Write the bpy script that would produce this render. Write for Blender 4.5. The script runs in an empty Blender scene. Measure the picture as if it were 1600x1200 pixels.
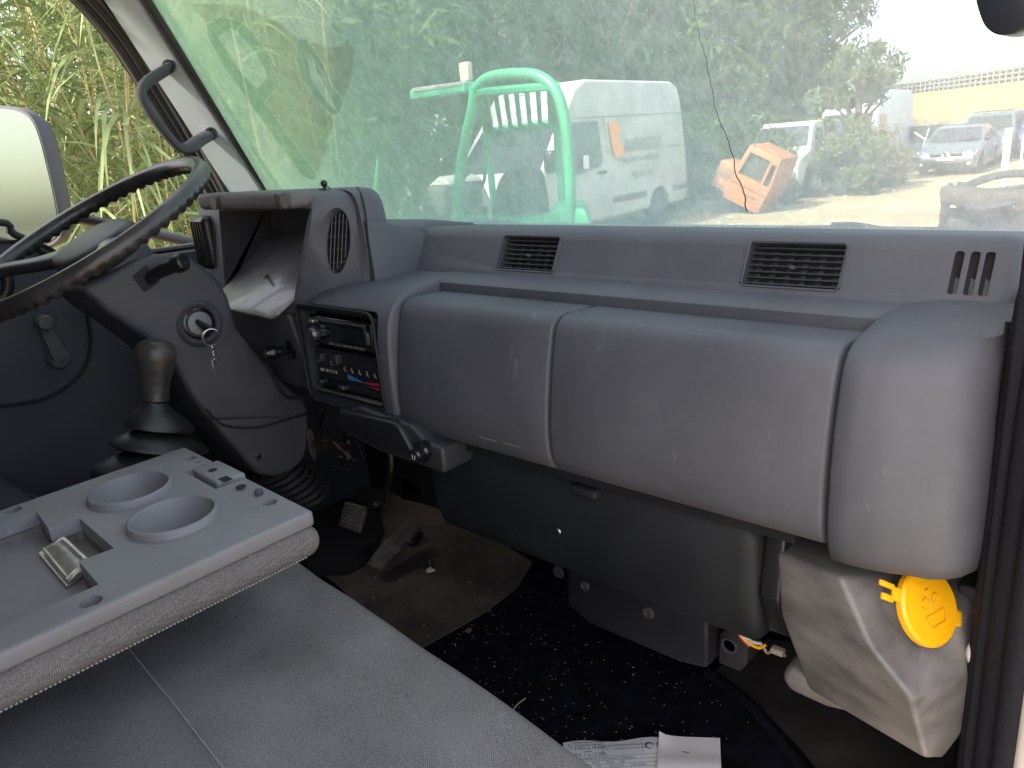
import bpy, bmesh, math, random
from mathutils import Vector, Matrix, noise
random.seed(7)
S = bpy.context.scene
COL = S.collection
PI = math.pi

# ------------------------------------------------------------------ camera, sky, sun, exposure
F_PX = 1203.0
CAM = Vector((0, 0, 1.2))
_x = -Vector(((-560-800)/F_PX, -(335-600)/F_PX, -1)).normalized()
_y = Vector(((1967-800)/F_PX, (600-124)/F_PX, -1)).normalized()
_y = (_y - _x*_y.dot(_x)).normalized()
_z = _x.cross(_y)
ROT = Matrix((_x, _y, _z))
cd = bpy.data.cameras.new("camera"); cam = bpy.data.objects.new("camera", cd); COL.objects.link(cam)
cd.sensor_width = 36; cd.lens = 36*F_PX/1600; cd.clip_start = 0.02; cd.clip_end = 3000
cam.matrix_world = Matrix.Translation(CAM) @ ROT.to_4x4()
S.camera = cam

SUN_ELEV, SUN_AZ = math.radians(42), math.radians(192)     # azimuth clockwise from +Y (forward): behind the cab, a little to its left
W = bpy.data.worlds.new("World"); S.world = W; W.use_nodes = True
wn = W.node_tree.nodes; wl = W.node_tree.links
sky = wn.new("ShaderNodeTexSky"); sky.sky_type = 'NISHITA'; sky.sun_disc = False
sky.sun_elevation = SUN_ELEV; sky.sun_rotation = SUN_AZ; sky.dust_density = 5.0; sky.air_density = .7; sky.ozone_density = 0.3
wn["Background"].inputs[1].default_value = 0.15
bg2 = wn.new("ShaderNodeBackground"); bg2.inputs[0].default_value = (1, .96, .89, 1); bg2.inputs[1].default_value = .18      # thin bright haze over the whole sky
ads = wn.new("ShaderNodeAddShader"); wl.new(sky.outputs[0], wn["Background"].inputs[0]); wl.new(wn["Background"].outputs[0], ads.inputs[0]); wl.new(bg2.outputs[0], ads.inputs[1]); wl.new(ads.outputs[0], wn["World Output"].inputs[0])
sd = bpy.data.lights.new("sun", 'SUN'); sd.energy = 3.2; sd.angle = math.radians(3); sd.color = (1, .93, .82)
sun = bpy.data.objects.new("sun", sd); COL.objects.link(sun)
_d = Vector((math.sin(SUN_AZ)*math.cos(SUN_ELEV), math.cos(SUN_AZ)*math.cos(SUN_ELEV), math.sin(SUN_ELEV)))
sun.rotation_euler = _d.to_track_quat('Z', 'Y').to_euler()
S.view_settings.view_transform = 'Standard'; S.view_settings.look = 'None'
S.view_settings.exposure = 2.1; S.view_settings.gamma = 1
S.cycles.transparent_max_bounces = 24; S.cycles.max_bounces = 8

def P(px, py, x=None, y=None, z=None, r=None):
    """point of the place seen at photograph pixel (px, py) on a known plane"""
    d = (ROT @ Vector(((px-800)/F_PX, -(py-600)/F_PX, -1))).normalized()
    if x is not None: t = (x-CAM.x)/d.x
    elif y is not None: t = (y-CAM.y)/d.y
    elif z is not None: t = (z-CAM.z)/d.z
    else: t = r
    return CAM + d*t

# ------------------------------------------------------------------ materials
MATS = {}
def mat(name, col, rough=.5, metal=0, bump=0, bscale=400, var=0, vscale=6, var2=None, spec=.5, detail=4, coat=0, trans=0, stretch=None):
    if name in MATS: return MATS[name]
    m = bpy.data.materials.new(name); m.use_nodes = True
    n = m.node_tree.nodes; l = m.node_tree.links; b = n["Principled BSDF"]
    b.inputs["Base Color"].default_value = (*col, 1); b.inputs["Roughness"].default_value = rough
    b.inputs["Metallic"].default_value = metal; b.inputs["Specular IOR Level"].default_value = spec
    b.inputs["Coat Weight"].default_value = coat
    if trans: b.inputs["Transmission Weight"].default_value = trans
    tc = n.new("ShaderNodeTexCoord")
    src = tc.outputs["Object"]
    if stretch:
        mp = n.new("ShaderNodeMapping"); mp.inputs["Scale"].default_value = stretch; l.new(src, mp.inputs[0]); src2 = mp.outputs[0]
    else: src2 = src
    if var:
        no = n.new("ShaderNodeTexNoise"); no.inputs["Scale"].default_value = vscale; no.inputs["Detail"].default_value = detail; no.inputs["Roughness"].default_value = .6
        l.new(src2, no.inputs["Vector"])
        rp = n.new("ShaderNodeValToRGB"); rp.color_ramp.elements[0].position = .35; rp.color_ramp.elements[1].position = .7
        c2 = var2 or tuple(min(1, c*(1+var)) for c in col)
        c1 = col if var2 else tuple(c*(1-var) for c in col)
        rp.color_ramp.elements[0].color = (*c1, 1); rp.color_ramp.elements[1].color = (*c2, 1)
        l.new(no.outputs["Fac"], rp.inputs[0]); l.new(rp.outputs[0], b.inputs["Base Color"])
        mr = n.new("ShaderNodeMapRange"); mr.inputs[3].default_value = max(0, rough-.08); mr.inputs[4].default_value = min(1, rough+.12)
        l.new(no.outputs["Fac"], mr.inputs[0]); l.new(mr.outputs[0], b.inputs["Roughness"])
    if bump:
        n2 = n.new("ShaderNodeTexNoise"); n2.inputs["Scale"].default_value = bscale; n2.inputs["Detail"].default_value = 2
        l.new(src, n2.inputs["Vector"])
        bp = n.new("ShaderNodeBump"); bp.inputs["Strength"].default_value = bump; bp.inputs["Distance"].default_value = .001
        l.new(n2.outputs["Fac"], bp.inputs["Height"]); l.new(bp.outputs[0], b.inputs["Normal"])
    MATS[name] = m
    return m

def plastic(name, col, dust=.35, rough=.5, scuff=.25):
    """grained cabin plastic with soft dusty patches and a few rubbed scuffs"""
    if name in MATS: return MATS[name]
    m = bpy.data.materials.new(name); m.use_nodes = True
    n = m.node_tree.nodes; l = m.node_tree.links; b = n["Principled BSDF"]
    tc = n.new("ShaderNodeTexCoord")
    a = n.new("ShaderNodeTexNoise"); a.inputs["Scale"].default_value = 5; a.inputs["Detail"].default_value = 5; a.inputs["Roughness"].default_value = .62; a.inputs["Distortion"].default_value = .4
    l.new(tc.outputs["Object"], a.inputs["Vector"])
    r = n.new("ShaderNodeValToRGB"); r.color_ramp.elements[0].position = .38; r.color_ramp.elements[1].position = .75
    r.color_ramp.elements[0].color = (*col, 1); r.color_ramp.elements[1].color = (*[c*(1+dust)+.006 for c in col], 1)
    l.new(a.outputs["Fac"], r.inputs[0])
    # scuffs : stretched noise, thresholded
    mp = n.new("ShaderNodeMapping"); mp.inputs["Scale"].default_value = (26, 26, 7); mp.inputs["Rotation"].default_value = (.3, .5, .2); l.new(tc.outputs["Object"], mp.inputs[0])
    s = n.new("ShaderNodeTexNoise"); s.inputs["Scale"].default_value = 1; s.inputs["Detail"].default_value = 6; s.inputs["Roughness"].default_value = .75; l.new(mp.outputs[0], s.inputs["Vector"])
    sr = n.new("ShaderNodeValToRGB"); sr.color_ramp.elements[0].position = .64; sr.color_ramp.elements[1].position = .78
    sr.color_ramp.elements[1].color = (scuff, scuff, scuff, 1)
    l.new(s.outputs["Fac"], sr.inputs[0])
    mx = n.new("ShaderNodeMix"); mx.data_type = 'RGBA'; l.new(sr.outputs[0], mx.inputs[0]); l.new(r.outputs[0], mx.inputs[6])
    mx.inputs[7].default_value = (.42, .40, .39, 1); l.new(mx.outputs[2], b.inputs["Base Color"])
    mr = n.new("ShaderNodeMapRange"); mr.inputs[3].default_value = rough-.07; mr.inputs[4].default_value = rough+.13; l.new(a.outputs["Fac"], mr.inputs[0]); l.new(mr.outputs[0], b.inputs["Roughness"])
    v = n.new("ShaderNodeTexVoronoi"); v.inputs["Scale"].default_value = 900; l.new(tc.outputs["Object"], v.inputs["Vector"])
    bp = n.new("ShaderNodeBump"); bp.inputs["Strength"].default_value = .22; bp.inputs["Distance"].default_value = .0006; l.new(v.outputs["Distance"], bp.inputs["Height"]); l.new(bp.outputs[0], b.inputs["Normal"])
    MATS[name] = m
    return m

def fabric(name, c1, c2, scale=520):
    if name in MATS: return MATS[name]
    m = bpy.data.materials.new(name); m.use_nodes = True
    n = m.node_tree.nodes; l = m.node_tree.links; b = n["Principled BSDF"]
    b.inputs["Roughness"].default_value = .95; b.inputs["Specular IOR Level"].default_value = .15
    tc = n.new("ShaderNodeTexCoord"); mp = n.new("ShaderNodeMapping"); mp.inputs["Rotation"].default_value = (0, 0, .75); l.new(tc.outputs["Object"], mp.inputs[0])
    ws = []
    for d in ('X', 'Y'):
        w = n.new("ShaderNodeTexWave"); w.wave_type = 'BANDS'; w.bands_direction = d; w.inputs["Scale"].default_value = scale/6.28*1.0; w.inputs["Distortion"].default_value = .8; w.inputs["Detail"].default_value = 1
        l.new(mp.outputs[0], w.inputs["Vector"]); ws.append(w)
    mu = n.new("ShaderNodeMath"); mu.operation = 'MULTIPLY'; l.new(ws[0].outputs["Fac"], mu.inputs[0]); l.new(ws[1].outputs["Fac"], mu.inputs[1])
    no = n.new("ShaderNodeTexNoise"); no.inputs["Scale"].default_value = 9; no.inputs["Detail"].default_value = 6; l.new(tc.outputs["Object"], no.inputs["Vector"])
    n3 = n.new("ShaderNodeTexNoise"); n3.inputs["Scale"].default_value = 420; n3.inputs["Detail"].default_value = 2; l.new(tc.outputs["Object"], n3.inputs["Vector"])
    ad = n.new("ShaderNodeMath"); ad.operation = 'MULTIPLY_ADD'; ad.inputs[1].default_value = .45; l.new(mu.outputs[0], ad.inputs[0])
    a2 = n.new("ShaderNodeMath"); a2.operation = 'MULTIPLY_ADD'; a2.inputs[1].default_value = .5; l.new(n3.outputs["Fac"], a2.inputs[0])
    a3 = n.new("ShaderNodeMath"); a3.operation = 'MULTIPLY'; a3.inputs[1].default_value = .4; l.new(no.outputs["Fac"], a3.inputs[0])
    l.new(a3.outputs[0], a2.inputs[2]); l.new(a2.outputs[0], ad.inputs[2])
    r = n.new("ShaderNodeValToRGB"); r.color_ramp.elements[0].position = .3; r.color_ramp.elements[1].position = .85
    r.color_ramp.elements[0].color = (*c1, 1); r.color_ramp.elements[1].color = (*c2, 1); l.new(ad.outputs[0], r.inputs[0]); l.new(r.outputs[0], b.inputs["Base Color"])
    bp = n.new("ShaderNodeBump"); bp.inputs["Strength"].default_value = .5; bp.inputs["Distance"].default_value = .001; l.new(ad.outputs[0], bp.inputs["Height"]); l.new(bp.outputs[0], b.inputs["Normal"])
    MATS[name] = m
    return m

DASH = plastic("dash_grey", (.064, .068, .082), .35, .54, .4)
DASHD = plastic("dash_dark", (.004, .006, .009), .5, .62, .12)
DASHM = plastic("column_grey", (.046, .047, .058), .35, .5, .12)
BROW = plastic("brow_taupe", (.105, .10, .105), .2, .55, .1)
TRAYM = plastic("tray_grey", (.17, .168, .174), .30, .5, .35)
DOORM = plastic("door_grey", (.042, .046, .062), .3, .55, .1)
BLACK = mat("black_plastic", (.012, .013, .015), .35, bump=.1)
BLACKG = mat("gloss_black", (.008, .009, .011), .12)
BLKR = mat("black_rubber", (.018, .018, .02), .6, bump=.3, bscale=300, var=.3, vscale=20)
BOOT = mat("boot_rubber", (.012, .013, .016), .42, bump=.15, bscale=120, var=.3, vscale=12)
VOID = mat("vent_dark", (.008, .009, .012), .7)
WHITEP = mat("white_paint", (.62, .62, .60), .35, var=.08, vscale=4, coat=.2)
STEEL = mat("steel", (.55, .55, .55), .3, metal=1, var=.2, vscale=40)
BRASS = mat("passivated_steel", (.88, .84, .74), .42, metal=1, var=.15, vscale=60)
SEATF = fabric("seat_fabric", (.075, .072, .070), (.28, .27, .262), 1000)
PADF = fabric("pad_fabric", (.07, .064, .06), (.25, .235, .225), 1400)
DSEAT = fabric("driver_seat_fabric", (.03, .031, .04), (.065, .068, .085))
TANKM = mat("tank_plastic", (.150, .143, .140), .48, bump=.3, bscale=90, var=.45, vscale=9, stretch=(1, 1, 2.5), detail=8)
YELLOW = mat("cap_yellow", (.86, .42, .004), .4, bump=.1, bscale=200, var=.06, vscale=30)
CARPET = mat("carpet", (.006, .007, .012), .95, bump=1, bscale=700, var=.6, vscale=25, spec=.1)
FMAT = mat("rubber_mat", (.035, .031, .028), .75, bump=.5, bscale=60, var2=(.15, .12, .095), var=1, vscale=5, detail=10, spec=.3)
PAPER = mat("paper", (.75, .75, .76), .8, bump=.1, bscale=30)
INK = mat("ink", (.09, .09, .1), .8)
REDM = mat("red_mark", (.5, .02, .05), .5); BLUEM = mat("blue_mark", (.02, .18, .42), .5)
LEGEND = mat("legend_white", (.45, .45, .45), .6)

# ------------------------------------------------------------------ helpers
def finish(bm, name, m, parent=None, ang=38, link=True):
    bmesh.ops.recalc_face_normals(bm, faces=bm.faces[:])
    for f in bm.faces: f.smooth = True
    ca = math.radians(ang)
    for e in bm.edges:
        if len(e.link_faces) == 2:
            try: e.smooth = e.calc_face_angle() < ca
            except ValueError: pass
    me = bpy.data.meshes.new(name); bm.to_mesh(me); bm.free()
    ms = m if isinstance(m, (list, tuple)) else [m]
    for k in ms: me.materials.append(k)
    o = bpy.data.objects.new(name, me); COL.objects.link(o)
    if parent is not None: o.parent = parent
    return o

def empty(name, loc, label, cat, group=None):
    o = bpy.data.objects.new(name, None); COL.objects.link(o); o.location = loc; o.empty_display_size = .1
    o["label"] = label; o["category"] = cat
    if group: o["group"] = group
    ORIG[o.name] = Vector(loc)
    return o
ORIG = {}
def part(bm, name, m, parent, ang=38):
    """bm in world coordinates; moved under parent's origin"""
    org = ORIG[parent.name]
    bmesh.ops.translate(bm, verts=bm.verts[:], vec=-org)
    o = finish(bm, name, m, parent, ang)
    ORIG[o.name] = org       # part stays at parent's origin
    return o
def subpart(bm, name, m, parent, ang=38): return part(bm, name, m, parent, ang)
def tag(o, label, cat, group=None):
    o["label"] = label; o["category"] = cat
    if group: o["group"] = group
    return o

def NB(): return bmesh.new()
def setmat(faces, k):
    for f in faces: f.material_index = k
def box(bm, x0, x1, y0, y1, z0, z1, bev=0, seg=3, M=None, mi=0):
    r = bmesh.ops.create_cube(bm, size=1)
    vs = r['verts']
    for v in vs: v.co = Vector(((x0+x1)/2 + v.co.x*(x1-x0), (y0+y1)/2 + v.co.y*(y1-y0), (z0+z1)/2 + v.co.z*(z1-z0)))
    fs = list({f for v in vs for f in v.link_faces})
    if bev:
        es = list({e for v in vs for e in v.link_edges})
        r2 = bmesh.ops.bevel(bm, geom=es, offset=bev, segments=seg, profile=.5, affect='EDGES')
        vs = list({v for f in r2['faces'] for v in f.verts} | {v for v in vs if v.is_valid}); fs = list({f for v in vs for f in v.link_faces})
    if M is not None: bmesh.ops.transform(bm, matrix=M, verts=vs)
    for f in fs: f.material_index = mi
    return vs
def prism(bm, pts, off, bev=0, seg=3, mi=0):
    """pts: closed loop of Vectors, extruded by vector off"""
    off = Vector(off)
    a = [bm.verts.new(Vector(p)) for p in pts]; b = [bm.verts.new(Vector(p)+off) for p in pts]
    n = len(pts); fs = [bm.faces.new(a), bm.faces.new(b[::-1])]
    for i in range(n): fs.append(bm.faces.new((a[i], a[(i+1) % n], b[(i+1) % n], b[i])))
    for f in fs: f.material_index = mi
    if bev:
        es = list({e for f in fs for e in f.edges})
        bmesh.ops.recalc_face_normals(bm, faces=fs)
        bmesh.ops.bevel(bm, geom=es, offset=bev, segments=seg, profile=.5, affect='EDGES', clamp_overlap=True)
def loft(bm, secs, closed=True, caps=True, mi=0):
    rows = [[bm.verts.new(Vector(p)) for p in s] for s in secs]
    n = len(rows[0]); fs = []
    for a, b in zip(rows, rows[1:]):
        for i in range(n if closed else n-1):
            fs.append(bm.faces.new((a[i], a[(i+1) % n], b[(i+1) % n], b[i])))
    if caps and closed:
        fs.append(bm.faces.new(rows[0][::-1])); fs.append(bm.faces.new(rows[-1]))
    for f in fs: f.material_index = mi
    return rows
def frame_of(d):
    d = d.normalized(); u = d.orthogonal().normalized(); return u, d.cross(u)
def tube(bm, path, r, n=10, closed=False, mi=0, caps=True, sq=1.0):
    path = [Vector(p) for p in path]; m = len(path); rings = []
    rr = r if isinstance(r, (list, tuple)) else [r]*m
    u = None
    for i, p in enumerate(path):
        if closed: d = path[(i+1) % m]-path[i-1]
        else: d = path[min(i+1, m-1)]-path[max(i-1, 0)]
        d.normalize()
        if u is None: u = d.orthogonal().normalized()
        u = (u-d*u.dot(d)).normalized(); w = d.cross(u)
        rings.append([bm.verts.new(p+(u*math.cos(t)+w*math.sin(t)*sq)*rr[i]) for t in [2*PI*k/n for k in range(n)]])
    fs = []
    for i in range(m if closed else m-1):
        a, b = rings[i], rings[(i+1) % m]
        for k in range(n): fs.append(bm.faces.new((a[k], a[(k+1) % n], b[(k+1) % n], b[k])))
    if caps and not closed: fs.append(bm.faces.new(rings[0][::-1])); fs.append(bm.faces.new(rings[-1]))
    for f in fs: f.material_index = mi
    return fs
def lathe(bm, prof, org, axis=(0, 0, 1), n=32, mi=0, capa=True, capb=True):
    """prof: (radius, height) list along axis"""
    org = Vector(org); ax = Vector(axis).normalized(); u, w = frame_of(ax); rings = []
    for r, h in prof:
        rings.append([bm.verts.new(org+ax*h+(u*math.cos(t)+w*math.sin(t))*max(r, 1e-5)) for t in [2*PI*k/n for k in range(n)]])
    fs = []
    for a, b in zip(rings, rings[1:]):
        for k in range(n): fs.append(bm.faces.new((a[k], a[(k+1) % n], b[(k+1) % n], b[k])))
    if capa: fs.append(bm.faces.new(rings[0][::-1]))
    if capb: fs.append(bm.faces.new(rings[-1]))
    for f in fs: f.material_index = mi
def smoothpath(pts, k=6, closed=False):
    pts = [Vector(p) for p in pts]; out = []; n = len(pts)
    rng = range(n if closed else n-1)
    for i in rng:
        p0 = pts[(i-1) % n] if closed or i > 0 else pts[0]*2-pts[1]
        p1 = pts[i]; p2 = pts[(i+1) % n]
        p3 = pts[(i+2) % n] if closed or i+2 < n else pts[-1]*2-pts[-2]
        for j in range(k):
            t = j/k
            out.append(.5*((2*p1)+(p2-p0)*t+(2*p0-5*p1+4*p2-p3)*t*t+(3*p1-p0-3*p2+p3)*t**3))
    if not closed: out.append(pts[-1])
    return out
def modapply(o):
    dg = bpy.context.evaluated_depsgraph_get(); dg.update()
    me = bpy.data.meshes.new_from_object(o.evaluated_get(dg)); me.name = o.data.name
    old = o.data; o.modifiers.clear(); o.data = me
    bpy.data.meshes.remove(old)
def cut(o, cbm, bevel=0, seg=2):
    """subtract cbm (given in world coords) from o; optional bevel afterwards"""
    org = ORIG.get(o.name, Vector())
    bmesh.ops.translate(cbm, verts=cbm.verts[:], vec=-org)
    bmesh.ops.recalc_face_normals(cbm, faces=cbm.faces[:])
    me = bpy.data.meshes.new("c"); cbm.to_mesh(me); cbm.free()
    c = bpy.data.objects.new("c", me); COL.objects.link(c); c.parent = o.parent
    if o.parent is None: c.matrix_world = o.matrix_world.copy()
    md = o.modifiers.new("b", 'BOOLEAN'); md.operation = 'DIFFERENCE'; md.solver = 'EXACT'; md.object = c
    if bevel:
        bv = o.modifiers.new("v", 'BEVEL'); bv.width = bevel; bv.segments = seg; bv.limit_method = 'ANGLE'; bv.angle_limit = math.radians(40); bv.harden_normals = False
    bpy.context.view_layer.update()
    modapply(o)
    bpy.data.objects.remove(c); bpy.data.meshes.remove(me)
    shade(o)
def shade(o, ang=38):
    bm = NB(); bm.from_mesh(o.data)
    for f in bm.faces: f.smooth = True
    for e in bm.edges:
        if len(e.link_faces) == 2:
            try: e.smooth = e.calc_face_angle() < math.radians(ang)
            except ValueError: pass
    bm.to_mesh(o.data); bm.free()
def subdiv(o, lv=2):
    o.modifiers.new("s", 'SUBSURF').levels = lv; o.modifiers["s"].render_levels = lv; bpy.context.view_layer.update(); modapply(o); shade(o)
def text(s, size, org, u, v, m, name, parent, ext=.0003):
    """flat lettering as a mesh; org = left baseline, u = reading direction, v = up"""
    cu = bpy.data.curves.new(name, 'FONT'); cu.body = s; cu.size = size; cu.extrude = ext; cu.resolution_u = 3
    o = bpy.data.objects.new(name, cu); COL.objects.link(o); bpy.context.view_layer.update()
    dg = bpy.context.evaluated_depsgraph_get(); me = bpy.data.meshes.new_from_object(o.evaluated_get(dg))
    bpy.data.objects.remove(o); bpy.data.curves.remove(cu)
    u = Vector(u).normalized(); v = Vector(v).normalized(); w = u.cross(v)
    M = Matrix((u, v, w)).transposed().to_4x4()
    org = Vector(org) - (ORIG[parent.name] if parent else Vector())
    me.transform(Matrix.Translation(org) @ M); me.materials.append(m)
    o = bpy.data.objects.new(name, me); COL.objects.link(o)
    if parent: o.parent = parent; ORIG[o.name] = ORIG[parent.name]
    return o
def V(*a): return Vector(a)

# ================================================================== CAB SHELL (the setting)
def structure(bm, name, m, ang=38):
    o = finish(bm, name, m, None, ang); o["kind"] = "structure"; return o
bm = NB(); box(bm, -1.88, -.09, -.45, 1.55, .14, .2); structure(bm, "floor", CARPET)
# firewall and side wall in front of the passenger's feet
bm = NB(); prism(bm, [V(-1.90, 1.34, .15), V(-1.90, 1.34, .22), V(-1.90, 1.46, .60), V(-1.90, 1.43, .96), V(-1.90, 1.10, .985), V(-1.90, 1.10, 1.005), V(-1.90, 1.50, 1.0), V(-1.90, 1.56, .15)], (1.82, 0, 0)); box(bm, -1.93, -1.88, 1.28, 1.56, .1, 1.0); structure(bm, "wall", mat("firewall_black", (.014, .014, .016), .8, bump=.3, bscale=50, var=.4, vscale=6))
bm = NB(); box(bm, -1.88, -1.83, -.45, .33, .2, 1.88); structure(bm, "wall", DOORM)  # unseen, raised to full height to stop sun through the driver's window
# unseen roof panel and rear bulkhead behind the seats, added to block the sun
bm = NB(); box(bm, -1.86, -.1, -.42, .60, 1.86, 1.90); structure(bm, "ceiling", mat("headliner", (.45, .45, .44), .9))
bm = NB(); box(bm, -1.88, -.1, -.50, -.45, .2, 1.90); structure(bm, "wall", DOORM)
# outer skin below the windscreen
bm = NB(); prism(bm, [V(-1.9, 1.05, 1.03), V(-1.9, 1.26, 1.0), V(-1.9, 1.50, .8), V(-1.9, 1.62, -.45), V(-1.9, 1.53, -.45), V(-1.9, 1.46, .75)], (1.85, 0, 0)); structure(bm, "cab_front", WHITEP)

# right door opening : body-coloured jamb and the rubber seal
t = empty("door_opening", (-.1, .8, .2), "white door jamb with thick black rubber seal at the cab's right edge", "door frame")
bm = NB(); box(bm, -.078, .0, .735, .79, -.3, 1.15, .012); part(bm, "jamb", mat("jamb_white", (.55, .53, .49), .4, var2=(.42, .34, .27), var=1, vscale=2.6, detail=10), t)
bm = NB()
for (x, y, r) in ((-.117, .80, .016), (-.098, .775, .0165), (-.083, .75, .013)):
    tube(bm, smoothpath([(x-.0, y, -.1), (x, y, .5), (x, y+.004, .95), (x+.008, y+.03, 1.12), (x+.02, y+.0, 1.4)], 6), r, 12)
box(bm, -.125, -.085, .78, .86, -.1, 1.1, .004)
part(bm, "rubber_seal", mat("seal_rubber", (.013, .014, .018), .8, bump=.5, bscale=500, spec=.12), t)
bm = NB(); box(bm, -.128, -.112, .84, 1.4, .2, 1.02); box(bm, -.17, -.112, 1.1, 1.4, .2, .9); part(bm, "inner_panel", mat("inner_black", (.02, .02, .023), .6, var=.5, vscale=14), t)
bm = NB()                                                     # bracket, white clip, bolt on the door post
box(bm, -.134, -.124, .80, .83, .60, .66, .002); tube(bm, [(-.13, .80, .69), (-.13, .80, .59), (-.14, .80, .58)], .003, 6)
part(bm, "latch_bracket", mat("zinc_dull", (.22, .22, .23), .5, metal=.6), t)
bm = NB(); bmesh.ops.create_uvsphere(bm, u_segments=14, v_segments=10, radius=.009, matrix=Matrix.Translation(P(1524, 1022, y=.80)) @ Matrix.Scale(1.7, 4, (0, 0, 1))); part(bm, "trim_clip", mat("nylon_white", (.6, .58, .55), .5), t)
c = P(1530, 842, y=.86)
bm = NB(); lathe(bm, [(.004, -.02), (.004, -.004), (.011, -.003), (.011, .0), (.0075, .001), (.0075, .008), (.004, .009), (.004, .018)], c, (-.5, -.8, .05), 12); part(bm, "bolt", STEEL, t)
bm = NB(); tube(bm, smoothpath([(-.16, .93, .80), (-.145, .90, .70), (-.14, .86, .66), (-.15, .88, .56)], 6), .008, 8); box(bm, -.16, -.13, .85, .9, .66, .70, .005); tube(bm, [(-.2, .95, .78), (-.125, .88, .74)], .007, 8); part(bm, "wiring_harness", BLKR, t)

# ================================================================== LEFT DOOR
t = empty("driver_door", (-1.85, .4, .2), "dark grey driver's door panel left of the steering wheel, with window winder", "door")
def doorz(y): return 1.03+.0*y
bm = NB()
prism(bm, [V(-1.85, -.3, .15), V(-1.85, 1.3, .15), V(-1.85, 1.3, .95), V(-1.85, .97, 1.015), V(-1.85, .62, 1.02), V(-1.85, .55, 1.04), V(-1.85, .50, 1.09), V(-1.85, .42, 1.125), V(-1.85, -.3, 1.14)], (-.05, 0, 0), .012)
part(bm, "panel", DOORM, t)
# raised pocket panel with its dark outline
pk = [P(*q, x=-1.838) for q in [(-60, 640), (0, 634), (60, 625), (100, 607), (128, 580), (141, 545), (138, 500), (126, 455), (112, 420), (60, 380), (-60, 380)]]
pk = smoothpath(pk, 4)
bm = NB(); tube(bm, pk, .0035, 6); part(bm, "panel_seam", VOID, t)
bm = NB(); prism(bm, [p+V(-.012, 0, 0) for p in pk], (.008, 0, 0)); part(bm, "pocket_panel", DOORM, t)
bm = NB(); tube(bm, smoothpath([V(-1.84, .97, 1.02), V(-1.84, .62, 1.027), V(-1.84, .56, 1.045), V(-1.84, .50, 1.10), V(-1.84, .42, 1.135), V(-1.84, -.2, 1.15)], 5), .008, 8); part(bm, "weatherstrip", BLKR, t)
# window winder
a = P(93, 560, x=-1.82); b = P(65, 503, x=-1.80)
hw = NB(); lathe(hw, [(.024, 0), (.024, .010), (.019, .02), (.0, .022)], a+V(-.012, 0, 0), (1, 0, 0), 24)
d = (b-a); n_ = d.cross(V(1, 0, 0)).normalized()
loft(hw, [[a+n_*.017+V(.006, 0, 0), a+n_*.015+V(.018, 0, 0), a-n_*.015+V(.018, 0, 0), a-n_*.017+V(.006, 0, 0)], [b+n_*.013+V(-.004, 0, 0), b+n_*.011+V(.006, 0, 0), b-n_*.011+V(.006, 0, 0), b-n_*.013+V(-.004, 0, 0)]])
w = part(hw, "window_winder", plastic("winder", (.08, .085, .1), .2, .4, .1), t)
bm = NB(); lathe(bm, [(.014, 0), (.017, .006), (.017, .022), (.013, .03), (0, .031)], b+V(-.002, 0, 0), (1, 0, 0), 24); part(bm, "winder_knob", plastic("winder", 0), w)
bm = NB()
for k in range(9):
    y = .80+k*.022; tube(bm, [(-1.842, y, .42), (-1.842, y-.03, .70)], .004, 6)
box(bm, -1.85, -1.835, .74, 1.05, .40, .72, .004); part(bm, "speaker_grille", BLACK, t)
bm = NB()
g = smoothpath([P(-40, 470, x=-1.80), P(5, 465, x=-1.79), P(8, 425, x=-1.79), P(-40, 405, x=-1.80)], 5); tube(bm, g, .012, 10); part(bm, "pull_handle", BLACK, t)

# ================================================================== LEFT WINDSCREEN PILLAR
t = empty("windscreen_pillar", (-1.8, .95, 1.0), "white painted slanting windscreen pillar between the left window and the windscreen", "pillar")
def strip(bm, L1, L2, th):
    n = len(L1); secs = []
    for a, b in zip(L1, L2):
        w_ = (b-a); secs.append([a, b, b+th, a+th])
    loft(bm, secs)
L1 = smoothpath([P(80, -130, x=-1.80), P(163, 0, x=-1.80), P(255, 140, x=-1.80), P(358, 300, x=-1.80), P(400, 370, x=-1.80)], 4)
L2 = smoothpath([P(138, -130, x=-1.755), P(213, 0, x=-1.755), P(310, 148, x=-1.755), P(405, 297, x=-1.755), P(450, 370, x=-1.755)], 4)
bm = NB(); strip(bm, L1, L2, V(-.03, .03, 0)); part(bm, "painted_post", mat("pillar_white", (.34, .385, .395), .4, var=.06, vscale=5), t)
bm = NB()
tube(bm, [p+V(.004, .006, 0) for p in smoothpath([P(148, -130, x=-1.75), P(222, 0, x=-1.75), P(318, 148, x=-1.75), P(413, 297, x=-1.75), P(458, 370, x=-1.75)], 4)], .0135, 12)
tube(bm, [p+V(.01, .02, 0) for p in smoothpath([P(156, -130, x=-1.75), P(231, 0, x=-1.75), P(326, 148, x=-1.75), P(421, 297, x=-1.75), P(466, 370, x=-1.75)], 4)], .006, 8)
part(bm, "windscreen_seal", BLKR, t)
fr = lambda off: smoothpath([P(40+off, -70, x=-1.83), P(115+off, 0, x=-1.83), P(172+off*.9, 65, x=-1.83), P(222+off*.75, 140, x=-1.83), P(270+off*.65, 215, x=-1.83), P(325+off*.5, 305, x=-1.83), P(352+off*.5, 360, x=-1.83)], 5)
bm = NB(); strip(bm, [p+V(-.012, 0, 0) for p in fr(-2)], [p+V(.02, 0, 0) for p in fr(56)], V(-.02, .01, 0))
part(bm, "window_frame", mat("frame_black", (.013, .013, .015), .5, bump=.2), t)
bm = NB()
for off, r, dx in ((2, .006, 0), (17, .005, .006), (32, .0055, .014), (47, .010, .02)):
    tube(bm, [p+V(dx, 0, 0) for p in fr(off)], r, 8)
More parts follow.
